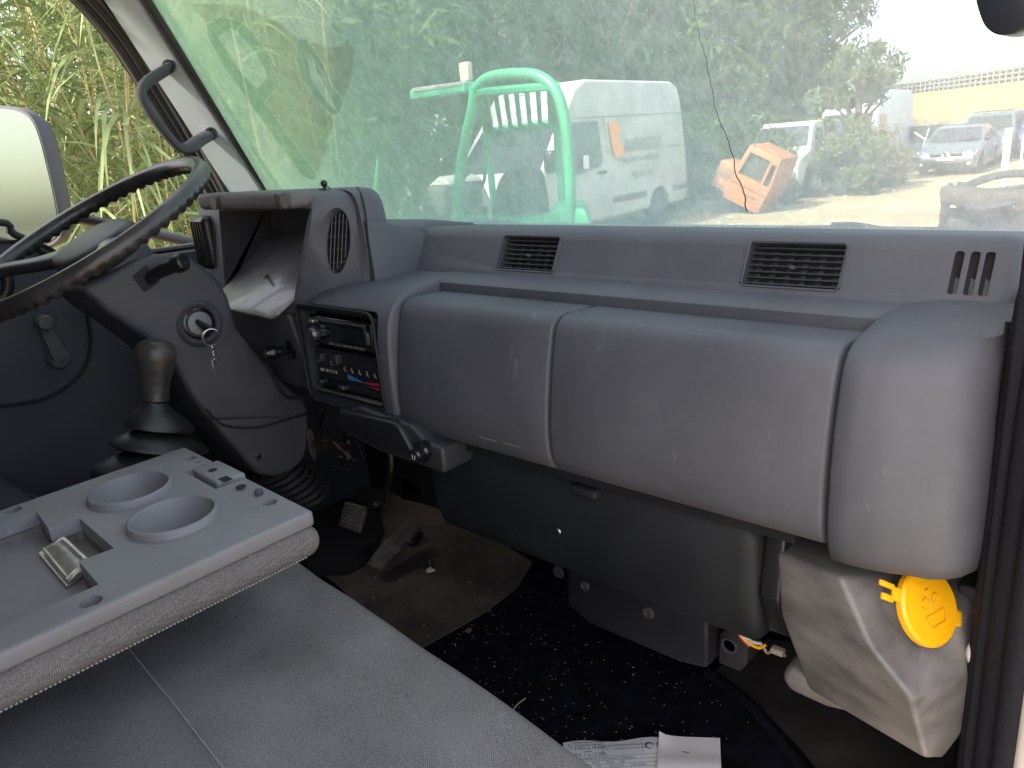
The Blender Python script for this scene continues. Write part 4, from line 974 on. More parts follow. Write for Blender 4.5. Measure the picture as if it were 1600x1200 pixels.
for i in range(130):
    x = -1.10+i*.0058; u_s = (x+1.14)/.815*2-1; zs = .6462+.006*(1-u_s*u_s)*.97-.006+noise.noise(V(x*9, .254*9, 3))*.004; box(bm, x, x+.0035, .2540, .2552, zs-.002, zs+.0008)
part(yawed(bm), "stitching", mat("thread", 0), t)
bm = NB(); box(bm, -1.10, -.40, -.4, .40, .2, .47, .01); part(yawed(bm), "seat_base", BLACK, t)

t = empty("driver_seat", (-1.5, .1, .2), "dark blue-grey fabric driver's seat cushion at the left edge", "seat")
part(cushion(-1.80, -1.30, -.35, .36, .45, .640, .07, .02, slope=.03), "cushion", DSEAT, t, 70)
bm = NB(); box(bm, -1.76, -1.32, -.3, .30, .2, .46, .02); part(bm, "seat_base", BLACK, t)
bm = NB(); tube(bm, [V(-1.79, .34, .615), V(-1.55, .355, .63), V(-1.31, .34, .615)], .005, 8); part(bm, "piping", DSEAT, t)
# engine cover between the seats
t = empty("engine_cover", (-1.2, .3, .2), "dark engine cover under the gear lever boot", "cover")
bm = NB(); box(bm, -1.32, -1.13, -.3, .52, .2, .60, .03, 4); part(bm, "cover_panel", BLKR, t)

# ================================================================== PEDALS AND FLOOR
t = empty("brake_pedal", P(552, 808, y=1.0), "ribbed brake pedal pad on a curved arm, left of the accelerator", "pedal")
def obox(bm, o, u, v, w, su, sv, sw, bev=.003): box(bm, -su/2, su/2, -sv/2, sv/2, -sw/2, sw/2, bev, 2, Matrix.Translation(o) @ Matrix((u, v, w)).transposed().to_4x4())
c = P(552, 808, y=1.0); u = V(1, .1, 0).normalized(); v = V(0, .55, .85).normalized(); v = (v-u*v.dot(u)).normalized(); w = u.cross(v)
bm = NB(); obox(bm, c, u, v, w, .078, .068, .014, .006)
for k in range(7): obox(bm, c+v*(-.027+k*.009)+w*.009, u, v, w, .066, .004, .006, .001)
for k in range(7): obox(bm, c+v*(-.027+k*.009)-w*.009, u, v, w, .066, .004, .006, .001)
PED = mat("pedal_rubber", (.11, .10, .09), .6, bump=.3, var=.5, vscale=30)
part(bm, "pad", PED, t)
bm = NB(); tube(bm, smoothpath([c+w*.0+v*.02, P(585, 792, y=1.08), P(608, 750, y=1.12), P(610, 700, y=1.14), P(600, 660, y=1.16)], 6), .010, 8); part(bm, "arm", BLACK, t)
t = empty("accelerator_pedal", P(610, 850, y=1.0), "long slanted accelerator pedal with lengthwise ribs, above the brown floor mat", "pedal")
a = P(583, 885, y=.945); b = P(645, 818, y=1.10); v = (b-a).normalized(); u = V(1, -.2, -.1); u = (u-v*u.dot(v)).normalized(); w = u.cross(v); c = (a+b)/2
bm = NB(); L2_ = (b-a).length
path = []
secs = []
for i in range(9):
    f = i/8; p = a.lerp(b, f)+w*(math.sin(f*PI)*.004)*(1 if w.z > 0 else -1); hw_ = .022+.004*math.sin(f*PI)
    secs.append([p-u*hw_, p+u*hw_, p+u*hw_-w*.010, p-u*hw_-w*.010])
loft(bm, secs)
for k in range(6):
    o = -.017+k*.0068
    tube(bm, [s_[0].lerp(s_[1], .5)+u*o for s_ in secs], .0017, 5)
    tube(bm, [s_[3].lerp(s_[2], .5)+u*o for s_ in secs], .0017, 5)
part(bm, "tread", PED, t)
bm = NB(); obox(bm, P(648, 842, y=1.13), u, v, w, .024, .05, .02, .006); part(bm, "hinge_block", BLACK, t)
# clutch pedal plate edge-on (bare metal) and its linkage under the column
t = empty("clutch_pedal", P(485, 690, y=.90), "thin worn bright metal pedal plate seen edge-on below the column", "pedal")
c = P(484, 695, y=.86)
bm = NB(); secs = []
for i in range(9):
    f = i/8*2-1; h = .036*f; wdt = .020*math.sqrt(max(.02, 1-f*f))
    secs.append([c+V(-wdt, -.001+.004*f*f, h), c+V(wdt*.3, -.001+.004*f*f, h), c+V(wdt*.3, .004+.004*f*f, h), c+V(-wdt, .004+.004*f*f, h)])
M = Matrix.Translation(c) @ Matrix.Rotation(-.95, 4, 'Z') @ Matrix.Translation(-c)
loft(bm, secs); bmesh.ops.transform(bm, matrix=M, verts=bm.verts[:]); part(bm, "plate", mat("plate_worn", (.55, .50, .42), .35, metal=.8, var=.3, vscale=60), t)
bm = NB(); tube(bm, [c+V(0, .004, .002), P(520, 697, y=.93), P(552, 700, y=1.0)], [.008, .009, .011], 10); tube(bm, [P(520, 690, y=.93), P(548, 715, y=.95), P(540, 728, y=.95)], .005, 8); tube(bm, [P(500, 690, y=.93), P(503, 700, y=.93)], .016, 12)
part(bm, "linkage", mat("rusty_dark", (.07, .05, .04), .5, metal=.4, var=.6, vscale=60), t)
t = empty("pedal_bracket", P(540, 715, y=1.0), "tangle of dark levers, springs and a switch under the centre stack", "bracket")
bm = NB()
for (p0, p1, r) in (((515, 700), (555, 705), .006), ((548, 680), (545, 720), .0045), ((530, 715), (560, 722), .005), ((535, 640), (540, 690), .006), ((505, 640), (500, 668), .005), ((610, 740), (598, 800), .006)):
    tube(bm, [P(*p0, y=1.0), P(*p1, y=1.02)], r, 8)
part(bm, "levers", mat("lever_dark", (.06, .055, .05), .4, metal=.6), t)
bm = NB(); 
for k in range(9):
    a_ = P(544, 690+k*3.5, y=.99); tube(bm, [a_+V(.004*math.cos(q), .004*math.sin(q), 0) for q in [2*PI*j/10 for j in range(10)]], .0009, 4, closed=True)
tube(bm, smoothpath([P(556, 690, y=.98), P(562, 700, y=.98), P(568, 719, y=.98)], 4), .0009, 4); tube(bm, smoothpath([P(522, 728, y=.98), P(545, 735, y=.98), P(555, 733, y=.98)], 4), .0009, 4)
part(bm, "spring", STEEL, t)
bm = NB(); c = P(536, 722, y=.985); box(bm, c.x-.010, c.x+.010, .98, 1.0, c.z-.008, c.z+.008, .002); part(bm, "switch", BLACKG, t)
t = empty("heater_box", P(600, 760, y=1.2), "black heater housing deep behind the lower dash panel", "housing")
bm = NB(); box(bm, -1.70, -.30, 1.02, 1.36, .66, .92, .02); prism(bm, [P(500, 735, y=1.28), P(590, 790, y=1.28), P(700, 800, y=1.28), P(700, 700, y=1.28), P(500, 660, y=1.28)], (0, .1, 0), .01); part(bm, "housing", BLACK, t)
bm = NB(); q = [P(626, 745, y=1.28), P(665, 760, y=1.28), P(690, 850, y=1.28), P(650, 870, y=1.28), P(628, 800, y=1.28)]; prism(bm, q, (0, .06, 0), .004); part(bm, "side_plate", mat("side_plate", (.016, .016, .018), .6), t)

# rubber mat : a bent sheet lying on the carpet and running up the toe board
t = empty("floor_mat", P(700, 900, z=.205), "dirty brown-grey rubber floor mat with crumbs, under the pedals", "floor mat")
bm = NB()
outl = [P(*q, z=.206) for q in [(470, 870), (500, 893), (560, 945), (652, 1018), (700, 990), (760, 955), (808, 918), (832, 880), (780, 845), (700, 800), (660, 770), (560, 740), (440, 790)]]
vs = [bm.verts.new(p) for p in outl]; f = bm.faces.new(vs)
bmesh.ops.triangulate(bm, faces=[f]); bmesh.ops.subdivide_edges(bm, edges=bm.edges[:], cuts=5, use_grid_fill=True)
for v_ in bm.verts: v_.co.z = .207+abs(noise.noise(v_.co*7))*.006+max(0, v_.co.y-1.28)*.9
r_ = bmesh.ops.solidify(bm, geom=bm.faces[:], thickness=.003); part(bm, "mat_sheet", FMAT, t, 60)
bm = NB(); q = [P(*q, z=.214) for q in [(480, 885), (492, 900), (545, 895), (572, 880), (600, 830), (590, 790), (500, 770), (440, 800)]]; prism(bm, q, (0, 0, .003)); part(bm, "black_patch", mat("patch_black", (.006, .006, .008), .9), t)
# white broken clip on the mat
t = empty("broken_clip", P(673, 890, z=.215), "small broken white plastic piece lying on the brown floor mat", "debris")
bm = NB(); c = P(673, 892, z=.219); prism(bm, [c+V(-.010, 0, 0), c+V(-.004, .008, 0), c+V(.002, .004, 0), c+V(.010, .006, 0), c+V(.006, -.006, 0), c+V(-.003, -.012, 0)], (0, 0, .006), .001); part(bm, "plastic_bit", mat("bit_white", (.6, .58, .55), .5), t)
bm = NB(); c = P(671, 878, z=.225); lathe(bm, [(.011, -.012), (.008, 0), (.004, .008)], c, (0, 0, 1), 12); part(bm, "stub", BLACK, t)
# carpet lip along the right, dark ridge
bm = NB(); tube(bm, smoothpath([P(1105, 1050, z=.21), P(1170, 1100, z=.21), P(1230, 1170, z=.21), P(1290, 1240, z=.21)], 5), .010, 8)
t = empty("carpet_edge", P(1170, 1100, z=.2), "raised dark carpet edge running along the floor left of the washer tank", "trim"); part(bm, "carpet_fold", CARPET, t)
bm = NB(); q = [P(1115, 1050, z=.204), P(1190, 1108, z=.204), P(1250, 1170, z=.204), P(1330, 1270, z=.204), P(1600, 1270, z=.204), P(1520, 1050, z=.204), P(1200, 1000, z=.204)]; prism(bm, q, (0, 0, .003)); part(bm, "bare_floor", mat("bare_floor", (.03, .027, .026), .6, var=.5, vscale=9), t)

# crumbs scattered over carpet and mat
random.seed(3)
bm = NB()
def crumb(px, py, s, mi, z=.204):
    p = P(px, py, z=z+.002); a = random.random()*PI; l_ = s*(1+random.random()*1.4)
    d_ = V(math.cos(a), math.sin(a), 0)*l_; e_ = V(-math.sin(a), math.cos(a), 0)*s*.5
    prism(bm, [p-d_-e_, p+d_-e_*.5, p+d_+e_, p-d_*.8+e_], (0, 0, s*.7), mi=mi)
n_c = 0
while n_c < 280:
    px = random.gauss(790, 120); py = random.gauss(1010, 85)
    if py < 885 or py > 1190 or px < 660 or px > 1200: continue
    if py < 1010-(px-650)*.85: continue
    crumb(px, py, random.choice([.0004, .0005, .0006, .0008, .0011]), random.choice([0, 0, 1, 2])); n_c += 1
for _ in range(140):
    crumb(random.uniform(520, 790), random.uniform(880, 1010), random.choice([.0008, .001, .0016]), random.choice([1, 2, 2]), .214)
for _ in range(120): crumb(random.uniform(700, 1250), random.uniform(1000, 1180), .0008, 0)
o = finish(bm, "crumbs", [mat("crumb_pale", (.5, .47, .42), .8), mat("crumb_tan", (.42, .30, .16), .8), mat("crumb_brown", (.16, .10, .06), .8)]); o["kind"] = "stuff"; tag(o, "pale crumbs and grit scattered over the black carpet and the mat", "crumbs")
t = empty("twig", P(810, 1100, z=.206), "small curved tan stalk lying on the black carpet near the seat edge", "stalk")
bm = NB(); tube(bm, smoothpath([P(801, 1111, z=.207), P(808, 1101, z=.207), P(821, 1091, z=.207)], 5), .0013, 5); part(bm, "stalk", mat("crumb_tan", 0), t)
t = empty("dry_leaf", P(733, 985, z=.206), "small crumpled brown scrap at the edge of the floor mat", "debris")
bm = NB(); c = P(732, 987, z=.209); prism(bm, [c+V(-.006, -.005, 0), c+V(.007, -.004, 0), c+V(.005, .007, .003), c+V(-.005, .006, .002)], (0, 0, .003), .001); part(bm, "scrap", mat("crumb_brown", 0), t)

# ================================================================== PAPERS
t = empty("delivery_note", P(960, 1170, z=.21), "printed white form with opening hours, lying on the carpet beside the seat", "paper")
u = (P(1040, 1154, z=.21)-P(880, 1162, z=.21)); u.z = 0; u.normalize(); v = V(-u.y, u.x, 0)
o0 = P(880, 1162, z=.212)
def pp(a, b, z=.0): return o0+u*a-v*b+V(0, 0, z)
bm = NB(); rows = []
for j in range(9):
    rows.append([bm.verts.new(pp(.20*i/12, .14*j/8, .002+.003*math.sin(i*.9)+.002*math.sin(j))) for i in range(13)])
for a, b in zip(rows, rows[1:]):
    for i in range(12): bm.faces.new((a[i], a[i+1], b[i+1], b[i]))
sheet = part(bm, "sheet", PAPER, t)
zt = .0065
for s_, sz, a, b in (("Horario para la recogida", .0055, .016, .008), ("De lunes a viernes", .006, .020, .0145), ("7:00h a 19:00h", .009, .018, .0225), ("Sabado", .006, .030, .029), ("8:00h a 13:30h", .009, .018, .0365), ("TALLER CARRETERA NACIONAL DE SERVICIO", .0042, .068, .018), ("TEL:", .004, .070, .026), ("INFORMACION Y CONTRATO 1", .0042, .084, .026), ("TRANSPORTE O ENVIO CLT / PARCELA", .0055, .020, .046), ("FECHA        ZONA        REF", .0045, .045, .054), ("CLIENTE          COD          DIRECCION         POBLACION", .0045, .02, .062), ("NOMBRE DEL CONTRATANTE Y FIRMA", .0045, .02, .070), ("S", .016, .155, .026)):
    text(s_, sz, pp(a, b, zt), u, v, INK, "printed_text", sheet, .0001)
bm = NB()
tube(bm, [pp(.008, .009, zt), pp(.016, .020, zt)], .0005, 4)
for (a0, b0, a1, b1) in ((.066, .006, .066, .036), (.132, .004, .132, .034), (.012, .040, .19, .038), (.012, .049, .19, .047), (.012, .057, .19, .055), (.012, .065, .19, .063)):
    p, q_ = pp(a0, b0, zt), pp(a1, b1, zt); d_ = (q_-p).normalized(); e_ = V(-d_.y, d_.x, 0)*.0003; prism(bm, [p-e_, q_-e_, q_+e_, p+e_], (0, 0, .0001))
part(bm, "printed_rules", INK, sheet)
bm = NB(); c = pp(.144, .020, zt)
for k in range(24):
    a0, a1 = 2*PI*k/24, 2*PI*(k+1)/24; w0 = .0024-.0014*math.cos(a0+.8); w1 = .0024-.0014*math.cos(a1+.8)
    prism(bm, [c+(u*math.cos(a0)+v*math.sin(a0))*.0075, c+(u*math.cos(a1)+v*math.sin(a1))*.0075, c+(u*math.cos(a1)+v*math.sin(a1))*(.0075-w1), c+(u*math.cos(a0)+v*math.sin(a0))*(.0075-w0)], (0, 0, .0001))
part(bm, "ring_emblem", INK, sheet)
t = empty("folded_receipt", P(1080, 1170, z=.215), "blank folded white slip with a staple, overlapping the printed form", "paper")
bm = NB(); rows = []; a0 = P(1030, 1150, z=.222); a1 = P(1125, 1153, z=.222); dv = P(1128, 1230, z=.222)-a1
for j in range(11):
    rows.append([bm.verts.new(a0.lerp(a1, i/10)+dv*(j/7)+V(0, 0, .006*math.exp(-((j-4.2)**2)/1.2)+(.010*math.exp(-(i*.9))*math.exp(-j*.9))-.0005*j)) for i in range(11)])
for a, b in zip(rows, rows[1:]):
    for i in range(10): bm.faces.new((a[i], a[i+1], b[i+1], b[i]))
part(bm, "slip", mat("paper_cream", (.74, .72, .70), .85, bump=.1, bscale=30), t, 60)
bm = NB(); tube(bm, [P(1066, 1174, z=.232), P(1077, 1177, z=.232)], .0007, 5); part(bm, "staple", mat("staple", (.2, .12, .1), .4, metal=.5), t)

# ================================================================== MIRRORS
t = empty("door_mirror", V(-2.12, .75, 1.1), "tall rounded exterior door mirror outside the left window", "mirror")
mo = [(-70, 180), (-20, 166), (10, 165), (38, 171), (56, 186), (68, 215), (80, 262), (90, 305), (97, 345), (98, 372), (60, 390), (-70, 395)]
ml = smoothpath([P(a, b, x=-2.10) for a, b in mo], 4, closed=True)
cen = sum(ml, V(0, 0, 0))/len(ml)
def tilt(p): return V(p.x+(p.y-cen.y)*1.1, p.y, p.z)
def rescale(p, x):   # same sight line is not needed: plain tilt about the mirror's centre
    return p
# the mirror turns its face back and inwards; rebuild the outline on that plane
mn = V(.56, -.82, .03).normalized()
def onplane(a, b, off=0):
    d = (ROT @ Vector(((a-800)/F_PX, -(b-600)/F_PX, -1))).normalized(); k = mn.dot(cen+mn*off-CAM)/mn.dot(d); return CAM+d*k
ml = smoothpath([onplane(a, b) for a, b in mo], 4, closed=True); mc = sum(ml, V(0, 0, 0))/len(ml)
bm = NB(); sm = [mc+(p-mc)*.94+mn*.008 for p in ml]; bk = [mc+(p-mc)*.9-mn*.05 for p in ml]; bk2 = [mc+(p-mc)*1.0-mn*.02 for p in ml]; l0 = [mc+(p-mc)*.985+mn*.008 for p in ml]
loft(bm, [sm, l0, ml, bk2, bk]); part(bm, "housing", mat("mirror_housing", (.05, .052, .058), .5), t, 50)
bm = NB(); vs = [bm.verts.new(mc+(p-mc)*.945+mn*.0095) for p in ml]; bm.faces.new(vs); part(bm, "mirror_glass", mat("mirror_glass", (.105, .135, .125), .07, metal=1), t)
bm = NB(); tube(bm, [mc-mn*.04+V(0, 0, -.1), V(-1.95, .92, 1.02), V(-1.9, 1.0, .98)], .014, 10); part(bm, "mounting_arm", BLACK, t)

t = empty("interior_mirror", P(1570, 20, y=.62), "black rounded mirror shell hanging in the upper right corner of the windscreen", "mirror")
q = [P(1520, -60, y=.62), P(1523, -10, y=.62), P(1530, 20, y=.62), P(1540, 42, y=.62), P(1558, 54, y=.62), P(1580, 53, y=.62), P(1602, 44, y=.62), P(1640, 30, y=.62), P(1650, -60, y=.62)]
bm = NB(); prism(bm, smoothpath(q, 3, closed=True), (0, .04, 0), .008, 4); part(bm, "mirror_shell", mat("mirror_black", (.015, .018, .025), .25, bump=.1), t, 60)
bm = NB(); tube(bm, [P(1590, -20, y=.66), V(-.12, .62, 1.60), V(-.14, .58, 1.87)], .010, 8); part(bm, "mount", BLACK, t)

# ================================================================== OUTSIDE : ground
GZ = -.9
gm_ = bpy.data.materials.new("yard_dirt"); gm_.use_nodes = True; n = gm_.node_tree.nodes; l = gm_.node_tree.links; b = n["Principled BSDF"]; b.inputs["Roughness"].default_value = .95
tc = n.new("ShaderNodeTexCoord"); a = n.new("ShaderNodeTexNoise"); a.inputs["Scale"].default_value = .35; a.inputs["Detail"].default_value = 10; a.inputs["Roughness"].default_value = .7; l.new(tc.outputs["Object"], a.inputs["Vector"])
r = n.new("ShaderNodeValToRGB"); r.color_ramp.elements[0].position = .35; r.color_ramp.elements[0].color = (.21, .155, .085, 1); r.color_ramp.elements[1].position = .68; r.color_ramp.elements[1].color = (.37, .295, .175, 1); l.new(a.outputs["Fac"], r.inputs[0]); l.new(r.outputs[0], b.inputs["Base Color"])
v = n.new("ShaderNodeTexNoise"); v.inputs["Scale"].default_value = 12; v.inputs["Detail"].default_value = 6; l.new(tc.outputs["Object"], v.inputs["Vector"])
bp = n.new("ShaderNodeBump"); bp.inputs["Distance"].default_value = .05; bp.inputs["Strength"].default_value = .8; l.new(v.outputs["Fac"], bp.inputs["Height"]); l.new(bp.outputs[0], b.inputs["Normal"])
bm = NB(); bmesh.ops.create_grid(bm, x_segments=2, y_segments=2, size=900, matrix=Matrix.Translation((0, 0, GZ))); structure(bm, "ground", gm_)
random.seed(11)
bm = NB()
for _ in range(260):
    y = random.uniform(12, 32); p = V(y*random.uniform(-.62, -.05), y, GZ); s = random.uniform(.02, .07)
    bmesh.ops.create_icosphere(bm, subdivisions=1, radius=s, matrix=Matrix.Translation(p) @ Matrix.Rotation(random.random()*3, 4, 'Z') @ Matrix.Diagonal((1.5, 1, .6, 1)))
o = finish(bm, "stones", mat("stone_pale", (.5, .45, .36), .9, var=.3, vscale=3)); o["kind"] = "stuff"; tag(o, "pale stones and rubble scattered over the sandy yard", "stones")

# ------------------------------------------------------------------ vehicles
GLASSD = mat("car_glass", (.03, .035, .04), .08, coat=.5)
TYRE = mat("tyre", (.02, .02, .02), .8)
def vehicle(name, loc, rz, label, cat, outline, wid, tumble, belt, paint, wheels, wr, ws, side_w, wheel_r=.35, group=None, extra=None, cutw=True):
    t = empty(name, (0, 0, 0), label, cat, group)
    H = max(z for _, z in outline)
    def Sx(x, z): return x*(1-tumble*max(0, (z-belt))/(H-belt))
    bm = NB(); prism(bm, [V(-wid/2, y, z) for y, z in outline], (wid, 0, 0), .06, 3)
    bmesh.ops.subdivide_edges(bm, edges=[e for e in bm.edges if e.calc_length() > .5], cuts=2)
    for v_ in bm.verts:
        v_.co.x = Sx(v_.co.x, v_.co.z); fy = v_.co.y
        if fy < .7: v_.co.x *= 1-.10*((.7-fy)/.7)**2
    body = part(bm, "body", paint, t, 30)
    if cutw:
        cb = NB()
        for wy in wheels:
            for s in (-1, 1): lathe(cb, [(wheel_r*1.18, -.14), (wheel_r*1.18, .2)], V(s*(wid/2-.1), wy, wheel_r), (s, 0, 0), 24)
        try: cut(body, cb)
        except Exception: pass
    # windscreen
    (y0, z0), (y1, z1) = wr; nn = V(0, -(z1-z0), y1-y0).normalized()*.015
    hw0, hw1 = Sx(wid/2, z0)*.90, Sx(wid/2, z1)*.86
    bm = NB(); prism(bm, [V(-hw0, y0, z0)+nn, V(hw0, y0, z0)+nn, V(hw1, y1, z1)+nn, V(-hw1, y1, z1)+nn], -nn*.6, .004, 1); part(bm, "windscreen", GLASSD, t)
    for poly in side_w:
        for s in (-1, 1):
            bm = NB(); q = [V(s*(Sx(wid/2, z)+.012), y, z) for y, z in poly]; prism(bm, q, (-s*.008, 0, 0)); part(bm, "side_window", GLASSD, t)
    for wy in wheels:
        for s in (-1, 1):
            c = V(s*(wid/2-.12), wy, wheel_r); bm = NB(); lathe(bm, [(wheel_r*.62, -.10), (wheel_r*.95, -.10), (wheel_r, -.06), (wheel_r, .06), (wheel_r*.95, .10), (wheel_r*.62, .10)], c, (s, 0, 0), 28); wh = part(bm, "wheel", TYRE, t)
            bm = NB(); lathe(bm, [(wheel_r*.62, .10), (wheel_r*.58, .08), (wheel_r*.3, .05), (wheel_r*.12, .09), (0, .09)], c, (s, 0, 0), 20); part(bm, "rim", mat("rim_grey", (.35, .35, .36), .4, metal=.6), wh)
    if extra: extra(t, Sx)
    t.location = loc; t.rotation_euler = (0, 0, rz)
    return t
VANW = mat("van_white", (.46, .48, .48), .4, var2=(.30, .32, .30), var=1, vscale=2.2, detail=9)
spr = [(0, .42), (-.02, .70), (.10, 1.02), (.30, 1.12), (.95, 1.28), (1.72, 2.12), (1.86, 2.30), (2.1, 2.58), (2.45, 2.74), (5.55, 2.72), (5.78, 2.62), (5.86, 2.40), (5.93, 1.4), (5.95, .55), (5.85, .38), (.12, .34)]
def spr_extra(t, Sx):
    sd = lambda y, z, o=.016: V(Sx(1.0, z)+o, y, z)
    bm = NB()
    for y0, y1, z in ((1.95, 5.85, 2.12), (2.95, 5.85, 1.50)): tube(bm, [sd(y0, z, 0), sd(y1, z, 0)], .008, 5)
    for y, z0, z1 in ((2.92, .5, 2.1), (1.62, .5, 1.2)): tube(bm, [sd(y, z0, 0), sd(y, z1, 0)], .008, 5)
    part(bm, "body_seams", mat("seam_grey", (.2, .21, .21), .6), t)
    for y0_, y1_ in ((3.0, 4.2), (5.3, 5.9)): bm = NB(); box(bm, .99, 1.02, y0_, y1_, .62, .73, .01); part(bm, "rubbing_strip", mat("trim_grey", (.10, .10, .10), .6), t)
    bm = NB(); box(bm, 1.0, 1.03, 2.55, 2.80, 1.16, 1.21, .01); part(bm, "door_handle", BLACK, t)
    bm = NB(); box(bm, 1.02, 1.06, 2.06, 2.2, 1.28, 1.5, .01); part(bm, "sticker", mat("sticker_white", (.7, .7, .68), .6), t)
    bm = NB(); box(bm, 1.0, 1.20, .95, 1.08, 1.30, 1.65, .05); part(bm, "wing_mirror", BLACK, t)
    bm = NB(); box(bm, -.7, .7, -.06, .0, .50, .62, .01); box(bm, -.55, .55, -.05, .02, .74, .95, .02); part(bm, "grille", BLACK, t)
    for s in (-1, 1):
        bm = NB(); prism(bm, [V(s*.62, -.035, .78), V(s*.90, .06, .80), V(s*.93, .20, 1.06), V(s*.70, .10, 1.0)], (0, .06, 0)); part(bm, "headlight", mat("lamp_clear", (.35, .36, .36), .15), t)
    # orange shape and grey lettering on the side
    bm = NB(); q = [sd(3.04, 2.02), sd(3.30, 2.03), sd(3.42, 1.90), sd(3.34, 1.74), sd(3.46, 1.62), sd(3.42, 1.42), sd(3.14, 1.40), sd(3.08, 1.60)]; prism(bm, q, (-.006, 0, 0)); part(bm, "orange_emblem", mat("logo_orange", (.75, .30, .10), .5), t)
    G_ = mat("letter_grey", (.16, .17, .18), .6)
    text("autocasi", .40, sd(3.52, 1.52, .017), (0, 1, 0), (0, 0, 1), G_, "side_lettering", t, .002)
    text("alquiler de vehiculos", .17, sd(3.40, 1.30, .017), (0, 1, 0), (0, 0, 1), G_, "side_lettering", t, .002)
    text("902 101 101", .16, sd(3.70, 1.00, .017), (0, 1, 0), (0, 0, 1), G_, "side_lettering", t, .002)
big_van = vehicle("panel_van", V(-10.50, 10.10, GZ), .0525, "white high-roof panel van with an orange emblem, behind the green forklift", "van", spr, 2.0, .13, 1.2, VANW, (1.0, 4.75), ((1.0, 1.33), (1.70, 2.08)), None, [[(1.62, 1.18), (2.62, 1.30), (2.72, 1.42), (2.70, 2.05), (1.95, 2.05)]], group="old vans in the yard", extra=spr_extra)
big_van.scale = (1.15, 1.15, 1.15)
sml = [(0, .42), (0, .80), (.12, .98), (.85, 1.15), (1.45, 1.78), (1.75, 1.88), (4.2, 1.86), (4.38, 1.70), (4.45, .50), (4.35, .32), (.12, .30)]
def sml_extra(t, Sx):
    bm = NB(); box(bm, -.75, .75, -.05, .02, .42, .62, .02); part(bm, "bumper", mat("trim_grey", 0), t)
    bm = NB(); tube(bm, [V(.9, 1.5, .45), V(.9, 1.5, 1.1)], .008, 5); tube(bm, [V(.9, 2.4, .45), V(.86, 2.4, 1.7)], .008, 5); part(bm, "body_seams", mat("seam_grey", 0), t)
    for s in (-1, 1): bm = NB(); box(bm, s*.55-.12, s*.55+.12, -.02, .05, .70, .86, .02); part(bm, "headlight", mat("lamp_clear", 0), t)
vehicle("compact_van", V(-9.35, 20.6, GZ+.12), .10, "small white van without lights half hidden by leaves, right of the orange cab", "van", sml, 1.75, .16, 1.0, mat("van_dusty", (.50, .50, .47), .5, var2=(.36, .35, .31), var=1, vscale=2), (.85, 3.5), ((.92, 1.20), (1.42, 1.76)), None, [[(1.25, 1.14), (2.2, 1.14), (2.2, 1.68), (1.62, 1.68)], [(2.4, 1.14), (3.2, 1.14), (3.2, 1.68), (2.4, 1.68)]], group="old vans in the yard", extra=sml_extra)
vehicle("panel_van", V(-9.45, 25.2, GZ), .03, "stripped white van whose torn rear stands left of the silver saloon", "van", spr, 1.9, .12, 1.2, mat("van_bluewhite", (.55, .60, .64), .45, var=.1, vscale=2), (1.0, 4.6), ((1.0, 1.33), (1.70, 2.08)), None, [[(1.62, 1.18), (2.5, 1.30), (2.6, 2.0), (1.95, 2.0)]], group="old vans in the yard", extra=None)
sal = [(0, .30), (-.02, .52), (.06, .70), (.30, .78), (1.20, .97), (1.95, 1.36), (2.30, 1.43), (3.05, 1.43), (3.55, 1.33), (4.15, 1.02), (4.60, .95), (4.66, .50), (4.55, .24), (.10, .20)]
def sal_extra(t, Sx):
    bm = NB(); box(bm, -.45, -.12, -.045, .02, .60, .68, .01); box(bm, .12, .45, -.045, .02, .60, .68, .01); box(bm, -.62, .62, -.045, .02, .30, .42, .02); part(bm, "grille", BLACK, t)
    bm = NB(); q = [V(0, -.065, .76), V(.075, -.065, .655), V(0, -.065, .55), V(-.075, -.065, .655)]; prism(bm, q, (0, .03, 0), .006)
    part(bm, "diamond_emblem", mat("chrome", (.7, .7, .7), .15, metal=1), t)
    for s in (-1, 1):
        bm = NB(); prism(bm, [V(s*.48, -.035, .60), V(s*.80, .05, .62), V(s*.84, .20, .74), V(s*.50, .03, .70)], (0, .05, 0)); part(bm, "headlight", mat("lamp_bright", (.6, .6, .55), .12), t)
        bm = NB(); box(bm, s*.86-.04, s*.86+.10, 1.45, 1.62, .95, 1.08, .03); part(bm, "wing_mirror", BLACK, t)
        bm = NB(); lathe(bm, [(.05, 0), (.05, .02), (0, .03)], V(s*.66, -.04, .36), (0, -1, 0), 12); part(bm, "fog_lamp", mat("lamp_bright", 0), t)
    bm = NB(); box(bm, -.26, .26, -.05, -.02, .455, .56, .004); part(bm, "number_plate", mat("plate_yellow", (.55, .52, .38), .5), t)
SILV = mat("silver_paint", (.16, .18, .195), .3, metal=.5, var=.12, vscale=3, coat=.4)
vehicle("saloon_car", V(-6.75, 27.6, GZ), .06, "silver saloon car facing the cab, with a diamond emblem on its nose", "car", sal, 1.75, .22, .9, SILV, (.88, 3.6), ((1.18, 1.0), (1.93, 1.36)), None, [[(1.55, 1.0), (2.5, 1.0), (2.5, 1.36), (2.12, 1.35)], [(2.58, 1.0), (3.5, 1.0), (3.3, 1.30), (2.58, 1.36)]], wheel_r=.31, group="cars parked by the yellow wall", extra=sal_extra)
wag = [(0, .35), (0, .80), (.25, .95), (1.1, 1.08), (1.75, 1.62), (2.1, 1.72), (4.1, 1.70), (4.45, 1.55), (4.6, 1.0), (4.62, .45), (4.5, .28), (.10, .26)]
